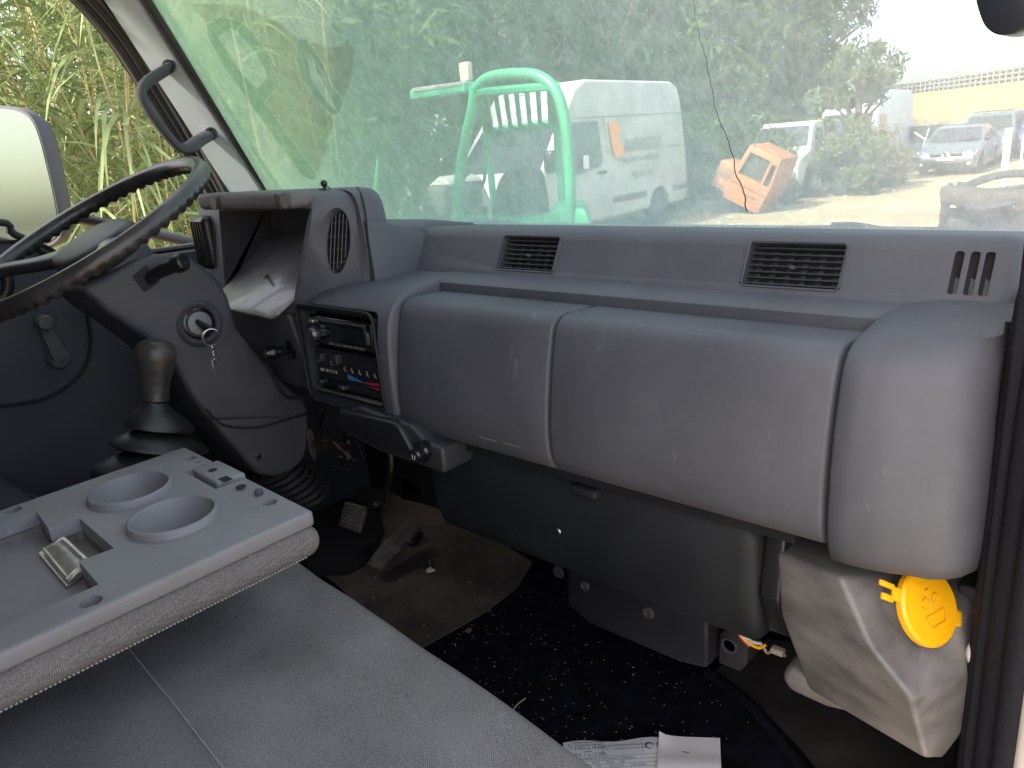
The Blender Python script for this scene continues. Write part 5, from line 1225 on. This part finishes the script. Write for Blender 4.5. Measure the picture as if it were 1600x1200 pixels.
def wag_extra(t, Sx):
    bm = NB(); tube(bm, [V(-.62, 2.1, 1.76), V(.62, 2.1, 1.76)], .02, 6); tube(bm, [V(-.62, 3.0, 1.76), V(.62, 3.0, 1.76)], .02, 6)
    for x in (-.25, .3): prism(bm, [V(x, 2.0, 1.72), V(x+.05, 2.0, 1.72), V(x+.05, 2.1, 1.90), V(x, 2.1, 1.90)], (0, .06, 0))
    part(bm, "roof_rack", BLACK, t)
vehicle("estate_car", V(-6.85, 32.8, GZ), .10, "blue-grey estate car with roof bars, directly behind the silver saloon", "car", wag, 1.80, .18, .95, mat("bluegrey_paint", (.12, .17, .21), .3, metal=.3, coat=.4), (.9, 3.7), ((1.12, 1.12), (1.73, 1.60)), None, [[(1.6, 1.10), (2.5, 1.10), (2.5, 1.58), (1.95, 1.58)], [(2.6, 1.10), (4.2, 1.10), (4.1, 1.55), (2.6, 1.58)]], wheel_r=.33, group="cars parked by the yellow wall", extra=wag_extra)
vehicle("hatchback_car", V(-5.3, 34.6, GZ), .35, "dark blue hatchback at the right edge beside the white post", "car", wag, 1.72, .2, .95, mat("navy_paint", (.05, .06, .16), .3, coat=.4), (.9, 3.6), ((1.12, 1.12), (1.73, 1.60)), None, [[(1.6, 1.10), (2.5, 1.10), (2.5, 1.5), (1.95, 1.5)]], wheel_r=.33, group="cars parked by the yellow wall")
# dark wreck between van and saloon
def wr_extra(t, Sx):
    bm = NB(); prism(bm, [V(-.7, .2, .95), V(.75, .2, .95), V(.75, .05, 1.5), V(-.7, .05, 1.5)], (0, .03, 0)); part(bm, "open_bonnet", mat("wreck_paint", (.05, .055, .07), .4), t)
    bm = NB(); tube(bm, [V(.6, 0, .8), V(-.1, -.1, 1.3)], .03, 6); tube(bm, [V(.2, -.1, .7), V(.35, 0, 1.4)], .02, 6); part(bm, "loose_strip", mat("sticker_white", 0), t)
vehicle("wrecked_car", V(-8.35, 30.4, GZ), -.1, "dark wrecked car with raised bonnet, between the torn van and the silver saloon", "car", sal, 1.7, .2, .9, mat("wreck_paint", (.05, .055, .07), .4), (.88, 3.6), ((1.18, 1.0), (1.93, 1.36)), None, [], wheel_r=.31, extra=wr_extra)

# orange lorry cab, tipped over on its side
t = empty("orange_cab", (0, 0, 0), "orange lorry cab shell tipped over on the dirt, beside the small white van", "lorry cab")
OR = mat("orange_paint", (.36, .13, .025), .6, var2=(.24, .095, .04), var=1, vscale=1.8, detail=9)
bm = NB(); prism(bm, [V(-.85, 0, 0), V(.85, 0, 0), V(.85, 0, .85), V(.72, 0, 1.62), V(-.72, 0, 1.62), V(-.85, 0, .85)], (0, 1.4, 0), .04, 3); body = part(bm, "cab_shell", OR, t)
cb = NB(); prism(cb, [V(-.66, -.2, .80), V(.38, -.2, .80), V(.34, -.2, 1.45), V(-.56, -.2, 1.45)], (0, .4, 0)); prism(cb, [V(.48, -.2, .80), V(.74, -.2, .80), V(.66, -.2, 1.40), V(.46, -.2, 1.40)], (0, .4, 0)); cut(body, cb)
bm = NB(); prism(bm, [V(-.68, .12, .78), V(.78, .12, .78), V(.70, .12, 1.48), V(-.60, .12, 1.48)], (0, .03, 0)); part(bm, "window_glass", mat("dark_inside", (.04, .035, .03), .4), t)
bm = NB(); tube(bm, [V(-.5, -.02, 1.6), V(-.62, -.02, 1.85)], .015, 6); box(bm, .1, .45, -.03, .02, .35, .40, .01); tube(bm, [V(-.8, -.02, .55), V(.8, -.02, .55)], .01, 5); part(bm, "fittings", mat("rust", (.16, .07, .03), .8), t)
bm = NB(); box(bm, -1.6, -.86, .1, 1.1, .1, .9, .05); part(bm, "rusty_side", mat("rust_side", (.30, .14, .07), .8, var=.5, vscale=3), t)
t.location = P(1158, 322, y=17.6)+V(-.05, 0, .0); t.rotation_euler = (0, math.radians(27), 0.1); t.scale = (.58, .92, .84)

# ------------------------------------------------------------------ green forklift
GRN = mat("forklift_green", (.03, .27, .14), .4, var=.15, vscale=3, coat=.3)
t = empty("forklift", P(820, 300, y=5.8), "green forklift with slatted overhead guard and black seat, before the big white van", "forklift")
YF, YB = 5.8, 7.3
def gp(a, b, y=YF): return P(a, b, y=y)
bm = NB(); tube(bm, smoothpath([gp(890, 385), gp(891, 300), gp(888, 230), gp(880, 175), gp(866, 138), gp(842, 119), gp(815, 115), gp(780, 117), gp(758, 124), gp(742, 140)], 6), .052, 10)
part(bm, "guard_front", GRN, t)
bm = NB(); tube(bm, smoothpath([gp(742, 135), gp(738, 170), gp(728, 215), gp(718, 280), gp(712, 385)], 6), .055, 10); part(bm, "guard_leg", GRN, t)
zt_ = gp(810, 117).z
bm = NB(); xl, xr = gp(745, 130).x, gp(872, 150).x
BK = V(-.80, .90, -.36)
FL, FR = V(xl+.02, YF, zt_-.10), V(xr-.02, YF, zt_-.14); RL, RR = FL+BK+V(.0, 0, 0), FR+BK+V(.06, 0, .06)
for a_, b_ in ((FL, RL), (FR, RR)): tube(bm, smoothpath([a_, a_.lerp(b_, .8)+V(0, 0, .03), b_+V(0, 0, -.12), V(b_.x+.04, b_.y-.02, .2)], 6), .042, 8)
part(bm, "guard_rear", GRN, t)
bm = NB(); tube(bm, [RL, RR], .05, 6); tube(bm, [FL, FR], .04, 6)
for k in range(7):
    f = .08+.84*k/6; a_, b_ = FL.lerp(FR, f), RL.lerp(RR, f); w_ = V(.032, 0, 0); prism(bm, [a_-w_, a_+w_, b_+w_, b_-w_], (0, 0, .03))
part(bm, "guard_slats", GRN, t)
bm = NB(); q = [gp(640, 141), gp(724, 128), gp(726, 143), gp(641, 156)]; prism(bm, q, (.0, .22, 0), .01); part(bm, "side_beam", mat("beam_green", (.05, .38, .24), .35), t)
bm = NB(); q = [gp(645, 139), gp(722, 129), gp(722, 135), gp(645, 146)]; prism(bm, [p+V(0, -.01, .01) for p in q], (0, .2, .0), .005); part(bm, "beam_cap", mat("beam_silver", (.5, .5, .52), .3, metal=.5), t)
bm = NB(); c = gp(724, 112, YF+.1); box(bm, c.x-.07, c.x+.06, c.y, c.y+.08, c.z-.09, c.z+.09, .02); tube(bm, [c+V(0, 0, -.09), c+V(.05, 0, -.2)], .015, 6); part(bm, "work_lamp", mat("lamp_pink", (.55, .45, .38), .3), t)
bm = NB(); q = [gp(770, 385, 6.4), gp(768, 330, 6.4), gp(776, 290, 6.4), gp(792, 265, 6.4), gp(822, 262, 6.4), gp(836, 275, 6.4), gp(845, 330, 6.4), gp(848, 385, 6.4)]; prism(bm, smoothpath(q, 3, closed=True), (0, .16, 0), .05, 3); part(bm, "seat", mat("seat_black", (.03, .032, .035), .6), t)
bm = NB(); c = gp(738, 285, 6.1); cu_, cv_ = V(1, 0, 0), V(0, .6, .8)
tube(bm, [c+(cu_*math.cos(a)+cv_*math.sin(a))*.17 for a in [2*PI*i/24 for i in range(24)]], .018, 6, closed=True); tube(bm, [c-cu_*.17, c+cu_*.17], .014, 6); tube(bm, [c, c+V(0, -.25, -.35)], .03, 8); part(bm, "steering_wheel", BLACK, t)
bm = NB(); q = [gp(700, 350), gp(850, 345), gp(868, 322), gp(915, 325), gp(935, 390), gp(690, 390)]; prism(bm, q, (-.6, .8, 0), .05, 3); prism(bm, [V(xl-.1, YF, GZ+.45), V(xr+.1, YF, GZ+.45), V(xr-1.4, YF+1.7, GZ+.45), V(xl-1.6, YF+1.7, GZ+.45)], (0, 0, .85), .08, 3); part(bm, "body", GRN, t)
for x in (xl, xr+.05):
    for y in (YF+.2, YB+.2):
        bm = NB(); lathe(bm, [(.0, -.14), (.28, -.14), (.33, -.1), (.33, .1), (.28, .14), (0, .14)], V(x, y, GZ+.33), (1, 0, 0), 24); part(bm, "wheel", TYRE, t)
t2 = empty("reflective_pole", P(588, 300, y=6.4), "thin bright green upright pole left of the forklift", "pole")
bm = NB(); tube(bm, [P(583, 420, y=6.4), P(585, 318, y=6.4), P(590, 250, y=6.4)], [.045, .040, .012], 8); part(bm, "pole_shaft", mat("pole_green", (.05, .55, .15), .3), t2)
t2 = empty("white_marker", P(625, 320, y=8.0), "small white upright panel standing between the green pole and the forklift", "panel")
bm = NB(); q = [P(618, 292, y=8), P(634, 294, y=8), P(634, 335, y=8), P(619, 335, y=8)]; prism(bm, [q[0], q[1], V(q[2].x, 8, GZ), V(q[3].x, 8, GZ)], (0, .1, 0), .01); part(bm, "marker_panel", mat("sticker_white", 0), t2)
t2 = empty("scrap_heap", P(670, 320, y=9), "pile of grey car parts beside the forklift, left of its steering wheel", "scrap")
bm = NB(); q = [P(650, 330, y=9), P(668, 290, y=9), P(684, 275, y=9), P(700, 283, y=9), P(720, 330, y=9)]; prism(bm, q, (0, .8, 0), .05); part(bm, "bent_panel", mat("scrap_grey", (.25, .25, .24), .6), t2)
bm = NB(); box(bm, P(665, 330, y=8.8).x, P(705, 330, y=8.8).x, 8.7, 9.6, GZ, P(690, 290, y=8.8).z, .08); part(bm, "dark_block", mat("scrap_dark", (.05, .05, .05), .7), t2)

# ------------------------------------------------------------------ old machine at the lower right
t = empty("rusty_machine", P(1540, 350, y=4.2), "dark rusty machine with steering wheel and steel beam, low at the right", "machine")
RU = mat("machine_rust", (.010, .008, .007), .8, var2=(.04, .028, .018), var=1, vscale=9, detail=8, bump=.4, bscale=40)
Y4 = 4.2
def mp_(a, b, y=Y4): return P(a, b, y=y)
bm = NB(); prism(bm, [mp_(1469, 292), mp_(1490, 293), mp_(1556, 300), mp_(1640, 304), mp_(1640, 330), mp_(1540, 330), mp_(1468, 318)], (0, .12, 0), .008); part(bm, "beam", mat("beam_rust", (.045, .03, .02), .7, var=.4, vscale=8), t)
bm = NB(); c = mp_(1556, 300, 4.3); A1_ = V(.96, 0, .12).normalized(); B1_ = V(-.05, .8, -.05+.34).normalized()
c = mp_(1560, 297, 4.35)
tube(bm, [c+A1_*math.cos(a)*.175+B1_*math.sin(a)*.175 for a in [2*PI*i/32 for i in range(32)]], .021, 8, closed=True); tube(bm, [c-A1_*.17, c+A1_*.17], .014, 6); tube(bm, [c, c+V(0, -.05, -.5)], .025, 8); part(bm, "wheel_rim", BLKR, t)
bm = NB(); lathe(bm, [(.05, -.12), (.10, -.12), (.115, -.1), (.115, .1), (.10, .12), (.05, .12)], mp_(1515, 360, 4.4), V(1, .5, 0), 24); part(bm, "drum", RU, t)
bm = NB()
random.seed(5)
for (a, b, c_, d, r) in ((1548, 318, 1560, 420, .035), (1478, 316, 1474, 340, .02), (1482, 296, 1486, 286, .012), (1500, 296, 1501, 284, .016), (1572, 320, 1590, 420, .04), (1600, 310, 1602, 420, .05), (1620, 300, 1625, 420, .04), (1535, 330, 1590, 350, .02), (1470, 300, 1640, 312, .02), (1550, 345, 1640, 360, .025)): tube(bm, [mp_(a, b, 4.3), mp_(c_, d, 4.3)], r, 8)
for _ in range(16):
    c = mp_(random.uniform(1560, 1640), random.uniform(320, 400), 4.5); s = random.uniform(.02, .07); box(bm, c.x-s, c.x+s, c.y-s, c.y+s, c.z-s, c.z+s, .01)
part(bm, "engine_parts", RU, t)
bm = NB(); box(bm, mp_(1500, 300).x, mp_(1640, 300).x+.3, 4.5, 5.2, GZ, .10, .05); part(bm, "chassis", RU, t)

# ------------------------------------------------------------------ wall, railing, posts
t = empty("yard_wall", (-8, 40, GZ), "long sunlit yellow rendered wall behind the parked cars", "wall")
w0 = P(1330, 158, y=52); w1 = P(1700, 115, y=36.5)
d_ = (w1-w0); d_.z = 0; L_ = d_.length; d_.normalize(); nb = V(-d_.y, d_.x, 0)
bm = NB(); prism(bm, [V(w0.x, w0.y, GZ), V(w1.x, w1.y, GZ), V(w1.x, w1.y, w1.z), V(w0.x, w0.y, w0.z)], nb*.3 if nb.y > 0 else -nb*.3)
part(bm, "render", mat("wall_yellow", (.62, .44, .19), .9, var2=(.44, .30, .14), var=1, vscale=.6, detail=10, stretch=(1, 1, .4)), t)
t = empty("wall_railing", (w0.x, w0.y, w0.z), "grey railing with many uprights running along the top of the yellow wall", "railing")
bm = NB(); N_ = 46
for i in range(N_+1):
    p = w0.lerp(w1, i/N_); tube(bm, [p, p+V(0, 0, .55)], .035, 5)
part(bm, "uprights", mat("rail_grey", (.30, .29, .28), .6), t)
bm = NB()
for h in (.15, .35, .55): tube(bm, [w0+V(0, 0, h), w1+V(0, 0, h)], .035, 5)
prism(bm, [w0+V(0, .1, .0), w1+V(0, .1, 0), w1+V(0, .1, .5), w0+V(0, .1, .5)], (0, .02, 0)); part(bm, "rails", mat("rail_mesh", (.22, .21, .20), .8), t)
t = empty("white_post", P(1570, 305, y=19), "white timber post standing in the yard in front of the cars", "post", )
a = P(1570, 312, y=19); b = P(1577, 200, y=19)
bm = NB(); box(bm, b.x-.06, b.x+.06, 18.94, 19.06, a.z-.5, b.z, .01); part(bm, "post_shaft", mat("post_white", (.66, .62, .55), .7), t)
t = empty("thin_post", P(1594, 290, y=19), "thin pale rod standing right of the white timber post", "post")
a = P(1594, 292, y=19); b = P(1600, 210, y=19)
bm = NB(); tube(bm, [V(b.x, 19, a.z-.4), b], .022, 6); part(bm, "rod", mat("post_white", 0), t)
t = empty("fence_panels", P(1455, 200, y=44), "weathered wooden boards leaning on the yellow wall beside the torn van", "boards")
bm = NB()
for k in range(12):
    p = P(1418+k*6, 215, y=43); box(bm, p.x-.09, p.x+.09, 43, 43.05, GZ, P(1418+k*6, 186+(k % 3), y=43).z, 0)
part(bm, "boards", mat("board_grey", (.24, .20, .15), .9, var=.3, vscale=4), t)

# ------------------------------------------------------------------ trees
def leafmat(name, c1, c2, tr_=.35):
    m = bpy.data.materials.new(name); m.use_nodes = True; n = m.node_tree.nodes; l = m.node_tree.links; b = n["Principled BSDF"]; b.inputs["Roughness"].default_value = .7; b.inputs["Specular IOR Level"].default_value = .12
    g = n.new("ShaderNodeNewGeometry"); r = n.new("ShaderNodeValToRGB"); r.color_ramp.elements[0].color = (*c1, 1); r.color_ramp.elements[1].color = (*c2, 1); l.new(g.outputs["Random Per Island"], r.inputs[0]); l.new(r.outputs[0], b.inputs["Base Color"])
    t_ = n.new("ShaderNodeBsdfTranslucent"); l.new(r.outputs[0], t_.inputs[0]); x = n.new("ShaderNodeMixShader"); x.inputs[0].default_value = tr_; l.new(b.outputs[0], x.inputs[1]); l.new(t_.outputs[0], x.inputs[2]); l.new(x.outputs[0], n["Material Output"].inputs[0])
    return m
LEAF = leafmat("leaf_dark", (.030, .055, .020), (.085, .13, .045)); LEAF2 = leafmat("leaf_olive", (.06, .085, .035), (.17, .20, .09)); BARK = mat("bark", (.09, .07, .05), .9, var=.4, vscale=4)
def meshobj(verts, faces, name, m, parent):
    me = bpy.data.meshes.new(name); me.from_pydata(verts, [], faces); me.materials.append(m); me.update(); o = bpy.data.objects.new(name, me); COL.objects.link(o); o.parent = parent; ORIG[o.name] = ORIG[parent.name]; return o
def tree(loc, h, rad, label, n_leaf=9000, m=LEAF, size=.17, base=.1, seed=0, cat="tree", name="broadleaf_tree", group="trees and bushes behind the vans"):
    rnd = random.Random(seed); t = empty(name, loc, label, cat, group)
    loc = Vector(loc)
    bm = NB(); top = loc+V(0, 0, h*.75)
    tube(bm, smoothpath([loc, loc+V(.1, 0, h*.3), top], 4), [.045*h*(1-.08*i) for i in range(9)], 8)
    for _ in range(9):
        a = rnd.random()*2*PI; s = loc+V(0, 0, h*rnd.uniform(.15, .6)); e = s+V(math.cos(a)*rad*.7, math.sin(a)*rad*.7, h*.25); tube(bm, smoothpath([s, (s+e)/2+V(0, 0, .2), e], 3), [.016*h*(1-.12*i) for i in range(7)], 5)
    part(bm, "trunk", BARK, t)
    cl = []
    for _ in range(int(26+rad*8)):
        a = rnd.random()*2*PI; q = rnd.random()**.45; zz = rnd.uniform(base, 1); rr = rad*q*math.sqrt(max(.08, 1-(max(0, zz-.35)/.68)**2))
        cl.append((V(math.cos(a)*rr, math.sin(a)*rr, h*zz), rnd.uniform(.16, .36)*rad*.9))
    vs, fs = [], []
    for _ in range(n_leaf):
        c, s = rnd.choice(cl); d = V(rnd.gauss(0, 1), rnd.gauss(0, 1), rnd.gauss(0, .8)); d = d.normalized()*s*rnd.random()**.33
        p = c+d; u = V(rnd.gauss(0, 1), rnd.gauss(0, 1), rnd.gauss(-.4, 1)).normalized(); w = u.cross(V(rnd.gauss(0, 1), rnd.gauss(0, 1), rnd.gauss(0, 1))).normalized()
        L = size*rnd.uniform(.6, 1.4); i = len(vs); vs += [p-u*L, p+w*L*.28, p+u*L, p-w*L*.28]; fs.append((i, i+1, i+2, i+3))
    meshobj(vs, fs, "crown", m, t)
    return t
def gpt(px, y, z=GZ): # ground point at depth y under column px near the horizon
    p = P(px, 230, y=y); return V(p.x, y, z)
tree(gpt(330, 7.5), 7.5, 3.0, "bushy tree filling the windscreen's left corner behind the faint letters", 9000, LEAF2, .16, .02, 1)
tree(gpt(500, 11), 9, 3.6, "dark leafy tree standing behind the thin green pole", 11000, LEAF, .17, .02, 2)
tree(gpt(650, 13), 10, 4.0, "dense tree rising left of the forklift's guard", 12000, LEAF, .17, .02, 3)
tree(gpt(800, 20), 13, 5.0, "tall dark tree behind the forklift and the big van's front", 12000, LEAF, .21, .02, 4)
tree(gpt(950, 23), 14, 5.2, "tall tree above the roof of the big white van", 12000, LEAF, .22, .02, 5)
tree(gpt(1070, 28), 14, 5.0, "tall tree directly right of the big white van's rear", 13000, LEAF, .22, .0, 6)
tree(gpt(1180, 31), 10.5, 3.8, "leaning tree crown behind the tipped orange cab", 10000, LEAF, .2, .0, 7)
tree(gpt(1255, 33), 7.6, 3.2, "lower tree hanging over the small white van", 10000, LEAF2, .17, .0, 8)
tree(gpt(1335, 24.2), 4.3, 1.25, "light green bush overhanging the torn van's roof", 8000, LEAF2, .15, .0, 9)
tree(gpt(1328, 22), 1.7, .9, "low tangle of brush between the small white van and the torn van", 5000, LEAF2, .08, .0, 10, cat="bush", name="scrub_bush")
tree(gpt(1352, 23.5), 1.7, 1.2, "low dry scrub growing at the foot of the torn van", 4500, leafmat("leaf_dry", (.12, .10, .06), (.26, .22, .14)), .07, .0, 12, cat="bush", name="scrub_bush")
tree(gpt(1120, 20), 2.2, 2.0, "undergrowth left of the tipped orange cab", 6000, LEAF, .12, .0, 13, cat="bush", name="scrub_bush")
tree(gpt(560, 7.2), 2.3, 1.4, "undergrowth at the foot of the thin green pole", 6000, LEAF, .10, .0, 14, cat="bush", name="scrub_bush")

for i_, (px_, y_, h_, r_, lb_) in enumerate(((450, 17, 11, 4.5, "far dark tree seen between the leafy trees at the left"), (720, 27, 15, 6, "far tall tree above the forklift's guard"), (900, 33, 17, 7, "far dark tree right above the white van's roof"), (1060, 36, 17, 7, "far dark tree left of the long crack"), (1130, 38, 13, 5, "far dark tree right of the long crack"))):
    tree(gpt(px_, y_), h_, r_, lb_, 9000, LEAF, .42, .0, 40+i_)
# ------------------------------------------------------------------ giant reeds outside the driver's window
REED = leafmat("reed_leaf", (.17, .24, .10), (.38, .44, .23), .45); REEDB = leafmat("reed_leaf_shaded", (.05, .09, .03), (.15, .20, .06), .4); CANE = mat("cane", (.42, .34, .16), .6, var=.3, vscale=5)  # back rows get a darker copy, their shade put into the leaf colour
def reeds(loc, h, nc, label, seed, m=REED, nl=26):
    rnd = random.Random(seed); t = empty("giant_reed", loc, label, "reeds", "giant reeds outside the driver's window"); loc = Vector(loc)
    bm = NB(); vs, fs = [], []
    for _ in range(nc):
        b = loc+V(rnd.gauss(0, .35), rnd.gauss(0, .35), 0); lean = V(rnd.gauss(0, .35), rnd.gauss(0, .35), 0); hh = h*rnd.uniform(.75, 1.1)
        pts = [b+lean*(i/6)**1.6+V(0, 0, hh*i/6) for i in range(7)]
        tube(bm, pts, [.010*(1-i*.12) for i in range(7)], 5)
        for k in range(nl):
            f = rnd.uniform(.06, 1); i0 = min(5, int(f*6)); p = pts[i0].lerp(pts[i0+1], f*6-i0)
            a = rnd.random()*2*PI; out = V(math.cos(a), math.sin(a), 0); L = rnd.uniform(.32, .68); wv = out.cross(V(0, 0, 1)); wv = (wv+V(0, 0, rnd.gauss(0, .5))).normalized(); up_ = rnd.uniform(.2, 1.0); dr = rnd.uniform(.6, 1.5)
            prev = None; seg = 5
            for s_ in range(seg+1):
                g = s_/seg; q = p+out*L*g+V(0, 0, L*(up_*g-dr*g*g)); w_ = .015*(1-g)**.6*(.5+.5*min(1, g*5))
                vs.append(q-wv*w_); vs.append(q+wv*w_)
                if s_: i = len(vs)-4; fs.append((i, i+1, i+3, i+2))
    part(bm, "canes", CANE, t); meshobj([Vector(v_)-Vector((0, 0, 0)) for v_ in [x-Vector(loc) for x in vs]], fs, "leaves", m, t)
for i_, (x_, y_) in enumerate(((-5.2, -6), (-4.6, -9), (-6.5, -11))):
    reeds((x_, y_, GZ), 4.6, 7, "reed clump behind the cab, seen in the door mirror, %s of three" % ("nearest", "middle", "farthest")[i_], 80+i_, REED, 60)
k = 0
spots = []
rnd = random.Random(21)
desc = ["nearest clump of yellow-green reeds", "reed clump", "tall reed clump"]
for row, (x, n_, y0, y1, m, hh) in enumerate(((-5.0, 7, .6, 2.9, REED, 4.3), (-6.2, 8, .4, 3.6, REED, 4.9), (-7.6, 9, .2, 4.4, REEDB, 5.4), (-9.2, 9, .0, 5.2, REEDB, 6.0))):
    for i in range(n_):
        y = y0+(y1-y0)*i/(n_-1)+rnd.uniform(-.15, .15); xx = x+rnd.uniform(-.3, .3)
        lab = ("tall green reeds, %s in the %s row outside driver's window" % (["nearest the cab door", "second from the cab door", "third from the cab door", "fourth from the cab door", "fifth from the cab door", "sixth from the cab door", "seventh from the cab door", "eighth from the cab door", "farthest forward"][i], ["front", "second", "third", "rearmost"][row]))
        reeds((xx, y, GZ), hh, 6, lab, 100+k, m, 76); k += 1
